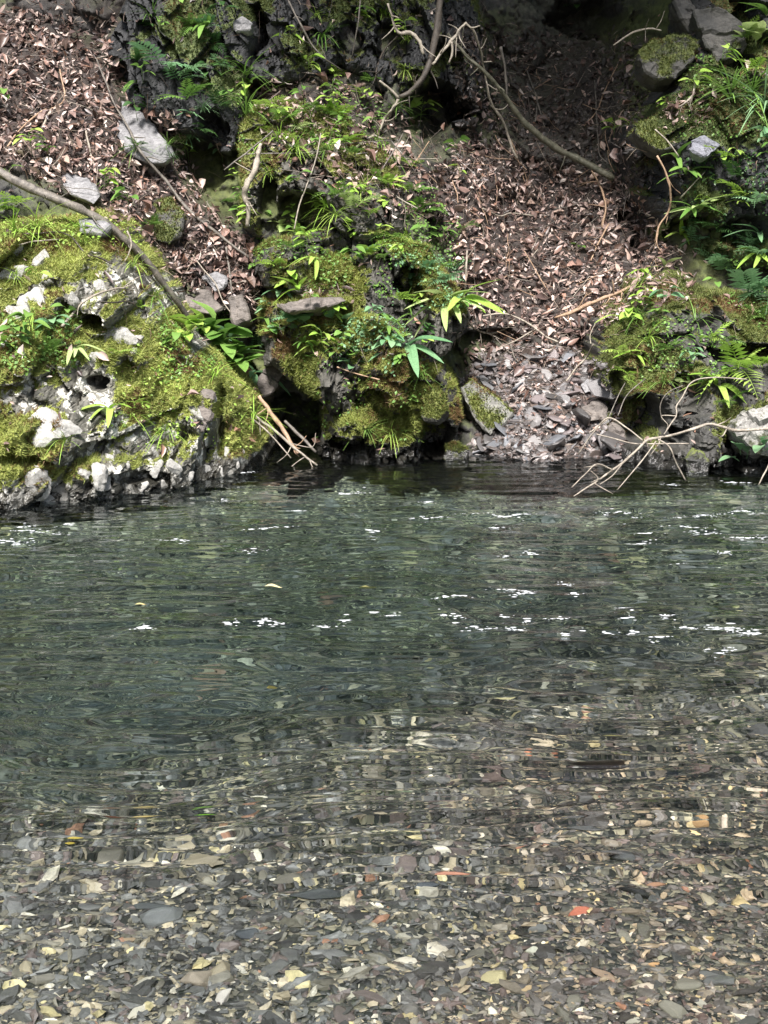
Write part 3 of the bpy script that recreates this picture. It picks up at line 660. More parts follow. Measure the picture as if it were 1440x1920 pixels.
for i, (px, py, s) in enumerate([(30, 510, 26), (75, 488, 24), (88, 520, 14), (18, 590, 26), (62, 560, 26), (30, 470, 14), (175, 680, 21), (222, 628, 26), (250, 640, 24), (248, 662, 14), (30, 722, 16), (80, 722, 13), (50, 730, 10), (8, 750, 15), (85, 806, 38), (115, 800, 28),
        (170, 828, 14), (150, 886, 24), (182, 892, 22), (196, 908, 20), (60, 906, 32), (25, 915, 22), (112, 918, 24), (120, 946, 18), (205, 858, 13), (290, 848, 13), (296, 880, 15), (330, 878, 18), (350, 848, 13), (362, 770, 18), (375, 792, 18), (424, 812, 10), (430, 850, 13), (400, 745, 12), (265, 918, 14),
        (303, 908, 12), (238, 872, 10), (160, 545, 16), (185, 538, 14), (140, 565, 14), (222, 848, 8), (445, 870, 10), (5, 650, 12), (385, 880, 11), (355, 892, 12), (90, 945, 16), (-40, 700, 20), (-60, 850, 26), (-120, 600, 22), (455, 845, 8), (415, 885, 9), (320, 845, 7)]):
    p, n = hit(px, py)
    if p is None or p[1] > 10.05: continue
    m = n*0.6+np.array([0, -0.7, 0.15]); q = Vector(m).to_track_quat('Z', 'Y') @ Quaternion((0, 0, 1), rng.uniform(0, 6.28))
    r = s*PXM(p[1])*rng.uniform(0.92, 1.1)
    ob('pale_knob', KN[i % 8], rootL, p-LL-m*0.25*r, q, (r*1.1, r*rng.uniform(0.8, 1.2), r*rng.uniform(0.7, 1.1)))

# ================================================================== SEPARATE ROCKS
def slab(name, label, poly, mat, thick=0.12, group=None, moss=0.0, tilt=0.0, dy=0.05, Y=None, seed=0, cat='rock', rough=0.010):
    """an angular rock: outline at its own distance, given thickness, cut and roughened"""
    c = np.mean(poly, 0)
    if Y is None:
        p, _ = hit(*c); Y = p[1]-dy
    zc = P(c[0], c[1], Y)[2]
    pts = []
    for a, b in poly:
        q = P(a, b, Y); pts.append(P(a, b, Y+tilt*(q[2]-zc)))
    pts = np.array(pts); cen = pts.mean(0)
    bm = bmesh.new(); vs_ = [bm.verts.new(Vector(p-cen)) for p in pts]; f = bm.faces.new(vs_)
    ex = bmesh.ops.extrude_face_region(bm, geom=[f]); nv = [e for e in ex['geom'] if isinstance(e, bmesh.types.BMVert)]
    for v in nv: v.co = v.co*0.86+Vector((0, thick, -0.25*thick))
    bmesh.ops.recalc_face_normals(bm, faces=bm.faces)
    bmesh.ops.bevel(bm, geom=list(bm.edges), offset=min(0.009, thick*0.1), segments=1, affect='EDGES', profile=0.6)
    bmesh.ops.triangulate(bm, faces=bm.faces)
    for _ in range(3):
        es = [e for e in bm.edges if e.calc_length() > 0.026]
        if not es: break
        bmesh.ops.subdivide_edges(bm, edges=es, cuts=1, use_grid_fill=False); bmesh.ops.triangulate(bm, faces=bm.faces)
    bm.normal_update()
    co = np.array([v.co[:] for v in bm.verts]); nr = np.array([v.normal[:] for v in bm.verts])
    q = co+cen
    d = 1.35*rough*2.2*fbm(q[:, 0]*7, q[:, 1]*7, q[:, 2]*7+seed, 3, 12+seed)+rough*(cells(q[:, 0]*8+q[:, 1]*4, q[:, 2]*15+q[:, 0]*4, seed)[0]-0.5)*2.6
    co = co+nr*d[:, None]
    F = np.array([[v.index for v in f.verts] for f in bm.faces]); bm.free()
    ms = np.clip(moss+0.8*nr[:, 2]*(moss > 0)+0.5*fbm(q[:, 0]*9, q[:, 1]*9, q[:, 2]*9, 3, seed+3)*(moss > 0), 0, 1)
    o = ob(name, mesh(name, co, F, mat, False, {'moss': ms}), None, cen)
    tag(o, label, cat, group)
    SURF.append((co+cen, F))
    if moss > 0.12:
        OUT[label] = (o, cen, co+cen, F, np.clip(ms+0.1, 0, 1)); moss_on(label, 2600, ((0.05, 0.07, 0.014), (0.17, 0.20, 0.04)), (0.010, 0.026), 1.0)
    return o
slab('grey_slab', 'big pale grey slab lying on the left leaf litter', [(208, 192), (232, 190), (262, 208), (292, 236), (327, 292), (308, 306), (272, 304), (236, 282), (214, 250)], M_SLAB, 0.16, tilt=1.0, moss=0.0, dy=0.12, seed=1)
slab('grey_slab', 'narrow shaded underside slab directly below the big grey slab', [(240, 288), (280, 306), (306, 308), (285, 325), (255, 315)], M_SLAB_B, 0.2, tilt=0.2, dy=0.06, seed=2)
slab('grey_slab', 'smooth grey slab half buried above the long grey log', [(84, 312), (125, 312), (165, 328), (190, 368), (176, 384), (130, 362)], M_SLAB, 0.12, tilt=1.0, dy=0.10, seed=3)
slab('grey_slab', 'greenish dark slab between the log and the thin stick', [(262, 405), (290, 375), (322, 368), (346, 400), (336, 440), (318, 458), (275, 448)], M_ROCK_R, 0.2, tilt=0.5, moss=0.28, dy=0.10, seed=4)
slab('grey_slab', 'small grey slab under the upper end of the log', [(146, 408), (178, 404), (206, 424), (192, 440), (150, 434)], M_SLAB, 0.12, tilt=0.6, dy=0.08, Y=9.72, seed=5)
slab('grey_slab', 'pinkish grey stone with sharp tip right of the log', [(378, 520), (400, 508), (425, 520), (420, 540), (400, 548)], M_SLAB, 0.12, tilt=0.5, dy=0.1, seed=6)
slab('grey_slab', 'layered brown stone wedged against the lower log end', [(338, 552), (362, 540), (392, 545), (417, 578), (392, 590), (352, 582)], M_SLAB_B, 0.16, tilt=0.6, dy=0.1, seed=7)
slab('jutting_rock', 'brown jutting rock overhanging the dark hole by the water', [(478, 712), (492, 694), (520, 682), (541, 690), (524, 712), (510, 738), (486, 748)], M_SLAB_B, 0.34, tilt=0.5, dy=0.15, seed=8)
slab('boulder', 'mossy angular boulder leaning on the stone fan', [(861, 724), (884, 710), (925, 738), (963, 774), (946, 794), (916, 814), (888, 778)], M_SLAB_M, 0.22, tilt=0.5, moss=0.13, dy=0.20, seed=9)
slab('boulder', 'mossy rock capped with dead leaves at upper right', [(1193, 98), (1225, 74), (1265, 62), (1308, 72), (1304, 108), (1266, 146), (1236, 148), (1212, 134)], M_ROCK_R, 0.35, tilt=0.2, moss=0.35, Y=11.5, seed=10)
slab('boulder', 'mossy slab jutting over black shade below the capped rock', [(1188, 232), (1224, 222), (1248, 250), (1264, 276), (1238, 284), (1212, 268), (1196, 252)], M_ROCK_R, 0.28, tilt=0.3, moss=0.42, Y=11.15, seed=11)
slab('boulder', 'pale blue-grey flat stone on the right cliff', [(1293, 262), (1324, 254), (1352, 272), (1342, 284), (1318, 294), (1298, 282)], M_SLAB_U, 0.14, tilt=0.5, dy=0.12, seed=12)
slab('boulder', 'bare grey cliff block in the upper right corner', [(1300, 20), (1345, 10), (1402, 45), (1404, 82), (1378, 110), (1345, 112), (1318, 72)], M_ROCK_R, 0.3, tilt=0.2, dy=0.15, seed=13)
slab('boulder', 'tall grey cliff block at the top right edge', [(1262, 0), (1290, -20), (1306, 20), (1318, 62), (1300, 66), (1282, 40)], M_ROCK_R, 0.3, tilt=0.1, dy=0.15, seed=14)
slab('boulder', 'pale rounded boulder at the right edge by the water', [(1384, 800), (1402, 772), (1440, 758), (1490, 765), (1510, 820), (1470, 868), (1420, 858), (1392, 834)], M_SLAB_P, 0.4, tilt=0.2, dy=0.22, seed=15, rough=0.022)
slab('boulder', 'wet dark rock at the waterline below the hanging branch', [(1284, 862), (1300, 838), (1318, 844), (1332, 868), (1328, 900), (1290, 900)], M_ROCK_R, 0.25, tilt=0.3, moss=0.1, dy=0.12, seed=16)
slab('boulder', 'broad wet block standing in the water near the right edge', [(1330, 846), (1372, 840), (1386, 880), (1380, 905), (1334, 902)], M_ROCK_R, 0.3, tilt=0.2, moss=0.0, dy=0.08, seed=17)
slab('boulder', 'small whitish stone on the top middle wall', [(438, 40), (452, 28), (476, 44), (470, 56), (446, 58)], M_SLAB, 0.12, tilt=0.2, dy=0.1, seed=18)
slab('boulder', 'upright pale-edged rock below the top middle edge', [(500, 42), (520, 34), (538, 60), (540, 90), (522, 96), (506, 70)], M_SLAB, 0.2, tilt=0.1, dy=0.12, seed=19)
slab('ledge_slab', 'thin flat ledge slab covered with leaves on the middle buttress', [(520, 572), (560, 560), (640, 556), (652, 564), (600, 578), (540, 582)], M_SLAB_B, 0.3, tilt=1.2, dy=0.14, seed=20)
slab('boulder', 'square mossy knob hanging at the right foot of the buttress', [(790, 742), (812, 728), (838, 738), (842, 772), (822, 790), (796, 784)], M_ROCK_C, 0.2, tilt=0.3, moss=0.55, dy=0.15, seed=21)
slab('boulder', 'low dark rock at the waterline right of the middle buttress', [(836, 836), (856, 826), (880, 840), (878, 872), (832, 874)], M_ROCK_C, 0.25, tilt=0.3, moss=0.2, dy=0.12, seed=22)
slab('boulder', 'pink bark-like rock face on the left outcrop tip', [(330, 782), (352, 752), (384, 728), (402, 740), (396, 778), (380, 812), (350, 792)], M_SLAB_B, 0.14, tilt=0.5, dy=-0.035, seed=23)
slab('boulder', 'flat purple stone at the back of the stone fan', [(1086, 722), (1100, 706), (1126, 712), (1120, 732), (1096, 738)], M_SLAB, 0.1, tilt=0.8, dy=0.12, seed=24)
slab('boulder', 'layered tan stone against the right shelf', [(1090, 765), (1120, 748), (1142, 764), (1136, 788), (1104, 792)], M_SLAB_B, 0.16, tilt=0.6, dy=0.12, seed=25)
slab('boulder', 'dark tilted slate beside the hanging branch fork', [(1138, 800), (1150, 788), (1172, 812), (1178, 842), (1150, 846)], M_SLAB_B, 0.14, tilt=0.4, dy=0.12, seed=26)
slab('boulder', 'thin slanting grey flake above the mossy angular boulder', [(893, 706), (905, 704), (930, 726), (924, 734), (905, 722)], M_SLAB, 0.06, tilt=0.5, dy=0.16, seed=27)
slab('boulder', 'square block with straight crack in the middle buttress', [(540, 490), (580, 480), (590, 540), (560, 552), (540, 540)], M_ROCK_C, 0.2, tilt=0.2, moss=0.3, dy=0.06, seed=28)
slab('boulder', 'brown dark block under the log end', [(425, 555), (455, 550), (470, 600), (440, 612)], M_SLAB_B, 0.2, tilt=0.3, dy=0.12, seed=29)
slab('boulder', 'tan fist-sized stone below the broken branch', [(1086, 600), (1100, 592), (1110, 600), (1104, 614), (1090, 612)], M_SLAB_B, 0.08, tilt=0.3, dy=0.12, seed=30)
NS = len(OUT_KEYS)+1
_v, _f, _o = [], [], 0
SLAB0 = sum(len(F)*(2 if F.shape[1] == 4 else 1) for V, F in SURF[:NS])
for V, F in SURF:
    F3 = F if F.shape[1] == 3 else np.vstack([F[:, :3], F[:, [0, 2, 3]]])
    _v.append(V); _f.append(F3+_o); _o += len(V)
BVH = BVHTree.FromPolygons(np.vstack(_v).tolist(), np.vstack(_f).tolist(), all_triangles=True)

# ================================================================== STONES
def chip_mesh(name, seed, mat, flat=0.35, n=7, sub=True):
    r = np.random.default_rng(seed); bm = bmesh.new()
    for k in range(16):
        a = r.uniform(0, 2*np.pi); h = r.uniform(-1, 1); rad = (1-0.35*abs(h)**2)*r.uniform(0.8, 1.05)
        bm.verts.new((math.cos(a)*rad*r.uniform(0.85, 1.1), math.sin(a)*rad*0.72, h*flat))
    h = bmesh.ops.convex_hull(bm, input=list(bm.verts)); bmesh.ops.delete(bm, geom=[v for v in bm.verts if not v.link_faces], context='VERTS')
    bmesh.ops.dissolve_limit(bm, angle_limit=0.25, verts=bm.verts, edges=bm.edges)
    if sub: bmesh.ops.bevel(bm, geom=list(bm.edges), offset=0.05, segments=1, affect='EDGES')
    bmesh.ops.triangulate(bm, faces=bm.faces)
    V = np.array([v.co[:] for v in bm.verts]); bm.verts.index_update()
    F = np.array([[v.index for v in f.verts] for f in bm.faces]); bm.free()
    return mesh(name, V, F, mat, False)
SCC = {'grey': (0.105, 0.10, 0.10), 'pinkish': (0.145, 0.122, 0.12), 'dark': (0.06, 0.056, 0.054), 'pale': (0.24, 0.228, 0.222), 'brownish': (0.09, 0.07, 0.06), 'bluish': (0.13, 0.135, 0.145)}
SCN = list(SCC); SCR = [chip_mesh('scree_stone', 100+k, stone_mat('scree_'+SCN[k % 6]+str(k//6), [(0, tuple(0.85*x for x in SCC[SCN[k % 6]])), (0.5, SCC[SCN[k % 6]]), (0.8, tuple(1.15*x for x in SCC[SCN[k % 6]]))], 0.38), 0.12+0.035*(k % 5)) for k in range(18)]
def put(name, me, p, n, size, tilt=0.35, spin=None, sq=(1, 1, 1), sink=0.0):
    m = Vector(n/np.linalg.norm(n)+rng.normal(0, tilt, 3)).normalized()
    q = m.to_track_quat('Z', 'Y') @ Quaternion((0, 0, 1), rng.uniform(0, 6.28) if spin is None else spin)
    return ob(name, me, None, np.asarray(p)-n*sink, q, np.array(sq)*size)
pts = []
sx = rng.uniform(860, 1165, 4000); sy = rng.uniform(645, 872, 4000); okp = poly_sd(SCREE, sx, sy) > 0
pts = list(zip(sx[okp], sy[okp]))[:230]
SIZES = {0: 'small', 1: 'medium', 2: 'large'}
for i, (a, b) in enumerate(pts):
    p, n = hit(a, b, 0, True)
    if p is None or p[1] < 9.9: continue
    s = min(rng.lognormal(math.log(0.068), 0.5), 0.17)
    o = put('scree_stone', SCR[i % 18], p, np.array([0, -0.45, 0.85])+n*0.15, s, 0.42, sq=(1, rng.uniform(0.7, 1.1), rng.uniform(0.7, 1.2)))
    where(('small ' if s < 0.035 else '' if s < 0.05 else 'broad ' if s < 0.075 else 'large ')+SCN[i % 6]+' angular stone', p, 'loose stones of the scree fan', 'stone', o)
def tri_chip(n=6):
    a = np.linspace(0, 2*np.pi, n, endpoint=False)
    lo = np.stack([np.cos(a), np.sin(a), 0*a-0.3], -1); hi = np.stack([np.cos(a+0.2)*0.72, np.sin(a+0.2)*0.72, 0*a+0.25], -1)
    V = np.vstack([lo, hi, [[0.05, 0, 0.34]]]); i = np.arange(n); k = (i+1) % n
    return V, [np.stack([i, k, n+k, n+i], -1), np.stack([n+i, n+k, np.full(n, 2*n)], -1)]
TCV, TCF = tri_chip(7)
def pebble_stuff(name, p, nrm, size, cols, label, cat, tilt=0.3, flat=(0.35, 0.7), jit=0.16):
    n = len(p); M = frames(nrm+rng.normal(0, tilt, (n, 3)))
    s = np.stack([size*rng.uniform(0.9, 1.9, n), size*rng.uniform(0.45, 1.0, n), size*rng.uniform(*flat, n)], -1)
    W, FF = batch(TCV, TCF, M*s[:, None, :], p, jit)
    o = ob(name, mesh(name, W, FF, M_GRAVEL, False, {'tint': np.repeat(cols, len(TCV), 0)}), kind='stuff'); tag(o, label, cat); return o
# fine chips between the scree stones and at the foot of the rocks
sx = rng.uniform(850, 1170, 3600); sy = rng.uniform(640, 880, 3600); okp = poly_sd(SCREE, sx, sy) > -12
p, n = hits(zip(sx[okp], sy[okp]), 0.5)
c = np.array([(0.07, 0.062, 0.06), (0.11, 0.096, 0.09), (0.035, 0.032, 0.03), (0.19, 0.165, 0.155), (0.08, 0.056, 0.047)])[rng.integers(0, 5, len(p))]
pebble_stuff('scree_chips', p+n*0.004, n*0.3+np.array([0, -0.5, 0.8]), np.clip(rng.lognormal(math.log(0.013), 0.45, len(p)), 0, 0.035), c*rng.uniform(0.7, 1.2, (len(p), 1)), 'small grey stone chips filling the scree fan', 'stone chips', 0.45)

sx = rng.uniform(860, 1230, 4200); sy = rng.uniform(10, 340, 4200); okp = poly_sd(LITTER[2][0], sx, sy) > -20
p, n = hits(zip(sx[okp], sy[okp]), 0.5)
c = np.array([(0.03, 0.022, 0.018), (0.05, 0.037, 0.03), (0.018, 0.014, 0.012), (0.07, 0.06, 0.055)])[rng.integers(0, 4, len(p))]
pebble_stuff('soil_clods', p, n+np.array([0, 0, 0.4]), np.clip(rng.lognormal(math.log(0.014), 0.55, len(p)), 0, 0.05), c*rng.uniform(0.7, 1.3, (len(p), 1)), 'crumbled dark earth clods in the shaded upper right gully', 'soil', 0.5, (0.5, 1.1))
# -------- stream bed: gravel mass, then the stones that show largest
n = 40000
sx = rng.uniform(-220, 1660, n); u = rng.random(n); sy = np.where(u < 0.80, rng.uniform(1215, 2080, n), rng.uniform(930, 1240, n))
p = bed_hit(sx, sy)
patch = fbm(p[:, 0]*1.7, p[:, 1]*1.7, 0*sx, 3, 61)
ci = rng.choice(8, n, p=PEBW); cols = np.array([PEB[k] for k in PEBN])[ci]*rng.uniform(0.7, 1.3, (n, 1)); wm = sstep(-0.1, 0.7, p[:, 0]+0.5*patch)[:, None]*sstep(5.5, 4, p[:, 1])[:, None]; cols = cols*(1-wm+wm*np.array([1.10, 0.96, 0.90])); dm = sstep(0.15, 0.85, -p[:, 2])[:, None]; cols = cols*(1-0.36*dm)*(1-dm+dm*np.array([0.85, 1.05, 0.98]))+0.36*dm*np.array([0.10, 0.15, 0.138])   # water's depth tint put into the colour of the pool gravel
sz = np.clip(rng.lognormal(math.log(4.8), 0.58, n), 2.0, 24)*(1-0.25*sstep(0.0, 0.9, p[:, 0])*sstep(6, 4, p[:, 1]))*(1+0.8*sstep(1500, 1950, sy)*0.45)*(1+0.15*sstep(1400, 1200, sy))*PXM(p[:, 1])
p[:, 2] += sz*0.12+rng.uniform(0, 0.008, n)
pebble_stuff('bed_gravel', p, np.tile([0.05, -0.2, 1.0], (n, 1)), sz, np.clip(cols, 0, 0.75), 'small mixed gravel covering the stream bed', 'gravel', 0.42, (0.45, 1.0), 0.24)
BEDM = {k: [chip_mesh('bed_stone', 300+7*i+j, M_PEB[k], 0.20+0.06*j) for j in range(4)] for i, k in enumerate(PEBN)}
cnt = 0
while cnt < 270:
    a, b = rng.uniform(-60, 1500), 1240+700*rng.random()**0.75
    p = bed_hit(a, b); k = PEBN[rng.choice(8, p=PEBW)]
    px_s = np.clip(rng.lognormal(math.log(15+9*sstep(1450, 1900, b)), 0.38), 11, 42)*(1-0.3*sstep(800, 1300, a)*sstep(1800, 1500, b)); s = px_s*PXM(p[1])
    o = put('bed_stone', BEDM[k][rng.integers(4)], p+np.array([0, 0, s*0.16]), np.array([0.03, -0.12, 1.0]), s, 0.24, sq=(1.1, rng.uniform(0.6, 1.0), rng.uniform(0.9, 1.6)))
    look = ('small' if px_s < 16 else 'medium' if px_s < 24 else 'large')+' '+k+' stone under clear water'
    where(look, p, 'loose stones on the shallow stream bed', 'stone', o); cnt += 1
def bed_special(px, py, wpx, ar, col, label, flat=0.25, spin=0.0, name='bed_stone', cat='stone', hgt=0.0):
    p = bed_hit(px, py); s = wpx/2*PXM(p[1])
    m = stone_mat('stone_'+label.split()[0]+str(px), [(0, col), (0.5, col), (0.9, col)], 0.45)
    me_ = chip_mesh(name, px*7+py, m, flat)
    o = ob(name, me_, None, p+np.array([0, 0, s*0.25+hgt]), Quaternion((1, 0, 0), 0.22) @ Quaternion((0, 0, 1), spin), (s, s*ar, s)); return tag(o, label, cat, 'loose stones on the shallow stream bed' if cat == 'stone' else None)
bed_special(1085, 1712, 62, 0.7, (0.55, 0.17, 0.10), 'bent orange shard under shallow water at lower right', 0.3, 0.5)
bed_special(845, 1642, 95, 0.5, (0.46, 0.21, 0.14), 'pinkish orange shard lying on the stream bed below centre', 0.2, 0.1)
bed_special(375, 1840, 90, 0.9, (0.36, 0.30, 0.23), 'pale beige angular stone near the bottom left', 0.5, 0.3)
bed_special(420, 1872, 66, 0.8, (0.62, 0.57, 0.50), 'white folded stone just below the beige angular stone', 0.35, 1.2)
bed_special(375, 1620, 96, 0.8, (0.34, 0.29, 0.20), 'cream shell-like stone with pale rim under the water', 0.3, 0.0)
bed_special(590, 1682, 130, 0.6, (0.05, 0.054, 0.054), 'long dark slab lying flat on the bed below centre', 0.22, 0.0)
bed_special(1100, 1552, 115, 0.45, (0.12, 0.115, 0.11), 'smooth grey slab under water right of centre', 0.25, 0.05)
bed_special(1162, 1608, 85, 0.6, (0.11, 0.11, 0.11), 'flat dull grey slab below the smooth grey slab', 0.2, -0.1)
bed_special(1310, 1540, 48, 0.8, (0.48, 0.28, 0.13), 'orange round pebble near the right edge under water', 0.4, 0.2)
bed_special(985, 1415, 30, 0.9, (0.52, 0.19, 0.10), 'small orange stone right of centre under water', 0.4, 0.2)
bed_special(1042, 1412, 26, 0.8, (0.47, 0.19, 0.11), 'tiny orange stone beside the small orange stone', 0.4, 0.9)
bed_special(1005, 1785, 68, 0.55, (0.60, 0.58, 0.46), 'long white stone below the bent orange shard', 0.35, 0.0)
bed_special(985, 1855, 46, 0.8, (0.50, 0.36, 0.20), 'tan wedge stone near the bottom right of centre', 0.4, 1.0)
bed_special(1132, 1830, 80, 0.5, (0.36, 0.25, 0.17), 'pinkish striped stone tilted near the bottom right', 0.3, 2.4)
bed_special(1225, 1808, 36, 0.8, (0.52, 0.30, 0.14), 'orange flat pebble near the lower right corner', 0.3, 0.3)
bed_special(300, 1725, 100, 0.8, (0.20, 0.205, 0.20), 'large grey block with dark sides near lower left', 0.6, 0.4)
bed_special(465, 1755, 72, 0.9, (0.075, 0.082, 0.09), 'dark blue-grey cobble below left of centre', 0.5, 0.0)
bed_special(385, 1785, 62, 0.55, (0.03, 0.032, 0.033), 'black smooth pebble left of the blue-grey cobble', 0.4, 0.1)
bed_special(238, 1765, 44, 0.7, (0.36, 0.26, 0.16), 'oval tan pebble at lower left under water', 0.4, 0.0)
bed_special(80, 1840, 70, 0.8, (0.24, 0.22, 0.18), 'split pale block near the lower left corner', 0.6, 0.6)
bed_special(285, 1705, 80, 0.7, (0.085, 0.09, 0.09), 'flat slate grey stone above the large grey block', 0.25, 0.0)
bed_special(795, 1665, 60, 0.8, (0.10, 0.11, 0.12), 'blue-grey pebble right of the pinkish orange shard', 0.35, 0.4)
bed_special(1120, 1435, 140, 0.20, (0.05, 0.035, 0.03), 'dark sunken wood piece below the pale yellow leaf', 0.3, 0.06, name='sunken_wood', cat='wood')
bed_special(1190, 1676, 75, 0.30, (0.03, 0.03, 0.03), 'black slanting slate under water at right', 0.3, -0.4)
bed_special(1230, 1660, 50, 0.6, (0.42, 0.22, 0.13), 'dull orange stone right of the black slate', 0.3, 0.3)
bed_special(1005, 1485, 75, 0.7, (0.22, 0.21, 0.165), 'pale block stone right of centre on the bed', 0.5, 0.1)
bed_special(520, 1500, 60, 0.6, (0.16, 0.16, 0.14), 'flat olive stone at the pool edge left of centre', 0.3, 0.1)

# ================================================================== LEAVES
def leaf_np(l=1.0, w=0.42, n=5, droop=0.35, fold=0.25, curl=0.0, tip=1.0):
    t = np.linspace(0, 1, n+1); x = l*t
    prof = np.sin(np.pi*np.clip(t, 0, 1)**0.8)**tip*w*0.5; prof[0] = 0.012*l; prof[-1] = 0.004*l
    z = -droop*l*t**2+curl*np.sin(t*5)*0.06
    V = []
    for i in range(n+1):
        V += [(x[i], -prof[i], z[i]+fold*prof[i]), (x[i], 0, z[i]), (x[i], prof[i], z[i]+fold*prof[i])]
    F = []
    for i in range(n):
        b = 3*i; F += [(b, b+3, b+4, b+1), (b+1, b+4, b+5, b+2)]
    return np.array(V), np.array(F)
DL = []
for k in range(5):
    V, F = leaf_np(1, (0.30, 0.48, 0.62, 0.38, 0.22)[k], 3, rng.uniform(-0.55, 0.55), rng.uniform(-0.9, 1.3), rng.uniform(-1.5, 1.5)); V = V-np.array([0.5, 0, 0]); DL.append((V, F))
LCOL = np.array([(0.19, 0.125, 0.105), (0.34, 0.25, 0.215), (0.095, 0.064, 0.056), (0.46, 0.36, 0.31), (0.05, 0.035, 0.032), (0.27, 0.155, 0.11), (0.58, 0.49, 0.43)])
def litter_pts(poly, count, jit):
    q = np.asarray(poly); lo, hi_ = q.min(0), q.max(0); out = []
    while len(out) < count:
        a = rng.uniform(lo, hi_, (count*3, 2)); s = poly_sd(poly, a[:, 0], a[:, 1])+14*fbm(a[:, 0]/45, a[:, 1]/45, 0*a[:, 0], 3, 71)
        a = a[s > -8]; out += a.tolist()
    return out[:count]
LP, LN = [], []
for poly, wt in LITTER:
    q = np.asarray(poly, float); A = 0.5*abs(np.dot(q[:, 0], np.roll(q[:, 1], 1))-np.dot(q[:, 1], np.roll(q[:, 0], 1)))
    k = int(A/90*3.5*wt)
    h1, h2 = hits(litter_pts(poly, k, 0.7), 0.7)
    LP.append(h1); LN.append(h2)
h1, h2 = hits(np.c_[rng.uniform(-300, 1740, 2200), rng.uniform(-100, 850, 2200)], 0.5)     # stray leaves on every ledge
okn = h2[:, 2] > 0.25; LP.append(h1[okn]); LN.append(h2[okn])
LP, LN = np.vstack(LP), np.vstack(LN)
k = LP[:, 2] > 0.05; LP, LN = LP[k], LN[k]; n = len(LP)
LPos = LP+LN*rng.uniform(-0.01, 0.045, (n, 1)); nn = LN*0.7+np.array([0, -0.25, 0.55])+rng.normal(0, 0.68, (n, 3))
ls = np.clip(rng.lognormal(math.log(0.043), 0.45, n), 0.014, 0.13)
px, py = proj(LPos)
vis = (px > 5) & (px < 1435) & (py > 5) & (py < 860)
pick = np.where(vis & (ls > np.quantile(ls[vis], 0.93)))[0]; pick = rng.permutation(pick)[:290]
rest = np.ones(n, bool); rest[pick] = False
Wv, Wf, Wc, off = [], [], [], 0
var = rng.integers(0, 5, n)
ci = rng.choice(7, n, p=[0.25, 0.20, 0.21, 0.11, 0.13, 0.05, 0.05])
dull = sstep(0.15, 0.6, fbm(LPos[:, 0]*2.2, LPos[:, 1]*2.2, LPos[:, 2]*2.2, 3, 81)+0.35)
for v in range(5):
    s = rest & (var == v); M = frames(nn[s])*(ls[s][:, None, None]*np.stack([np.ones(s.sum()), rng.uniform(0.7, 1.2, s.sum()), rng.uniform(0.6, 1.3, s.sum())], -1)[:, None, :])
    W, FF = batch(DL[v][0], DL[v][1], M, LPos[s])
    Wv.append(W); Wf.append(FF[0]+off); off += len(W); Wc.append(np.repeat(LCOL[ci[s]]*rng.uniform(0.7, 1.2, (s.sum(), 1)), len(DL[v][0]), 0))
o = ob('leaf_litter', mesh('leaf_litter', np.vstack(Wv), np.vstack(Wf), M_LITTER, True, {'tint': np.vstack(Wc)}), kind='stuff'); tag(o, 'dead brown and pinkish leaf litter covering the bank gullies', 'leaf litter')
FLM = [mesh('fallen_leaf', V, F, M_DEAD[k % 3], True) for k, (V, F) in enumerate(DL+DL+DL)]
HUE = ['brown', 'pale tan', 'dark brown']
for i in pick:
    k = int(rng.integers(15)); q = Vector(nn[i]).normalized().to_track_quat('Z', 'Y') @ Quaternion((0, 0, 1), rng.uniform(0, 6.28))
    o = ob('fallen_leaf', FLM[k], None, LPos[i]+LN[i]*0.008, q, ls[i]); where('large '+HUE[k % 3]+' dead leaf', LPos[i], 'fallen leaves lying on the bank', 'leaf', o)
print('litter', n)

NV = np.array([[x, r*math.cos(a), r*math.sin(a)+0.05*math.cos(x*3)] for x, r in ((-0.5, 0.007), (0.0, 0.009), (0.5, 0.004)) for a in (0, 2.1, 4.2)])
NF = np.array([[3*i+j, 3*i+(j+1) % 3, 3*i+3+(j+1) % 3, 3*i+3+j] for i in range(2) for j in range(3)])
TP, TN = [], []
for poly, wt in LITTER:
    q = np.asarray(poly, float); A = 0.5*abs(np.dot(q[:, 0], np.roll(q[:, 1], 1))-np.dot(q[:, 1], np.roll(q[:, 0], 1)))
    h1, h2 = hits(litter_pts(poly, int(A/105*max(wt, 0.5)), 0.6), 0.6); TP.append(h1); TN.append(h2)
h1, h2 = hits(np.c_[rng.uniform(200, 1440, 900), rng.uniform(-40, 700, 900)], 0.4); TP.append(h1); TN.append(h2)
TP, TN = np.vstack(TP), np.vstack(TN); m = len(TP)
M = frames(TN+rng.normal(0, 0.35, (m, 3)), rng.normal(0, 1, (m, 3))*np.array([1, 0.5, 0.8])); L = np.clip(rng.lognormal(math.log(0.10), 0.5, m), 0.04, 0.32); tk = rng.uniform(0.10, 0.22, m)
W, FF = batch(NV, NF, M*np.stack([L, tk, tk], -1)[:, None, :], TP+TN*rng.uniform(0.01, 0.05, (m, 1)))
tc_ = np.array([(0.10, 0.075, 0.058), (0.05, 0.037, 0.03), (0.30, 0.245, 0.19), (0.17, 0.11, 0.075)])[rng.choice(4, m, p=[0.35, 0.25, 0.22, 0.18])]
o = ob('twig_litter', mesh('twig_litter', W, FF, M_LITTER, False, {'tint': np.repeat(tc_*rng.uniform(0.7, 1.3, (m, 1)), len(NV), 0)}), kind='stuff'); tag(o, 'tangle of fine dead stalks and rootlets over the leaf litter', 'twig litter')

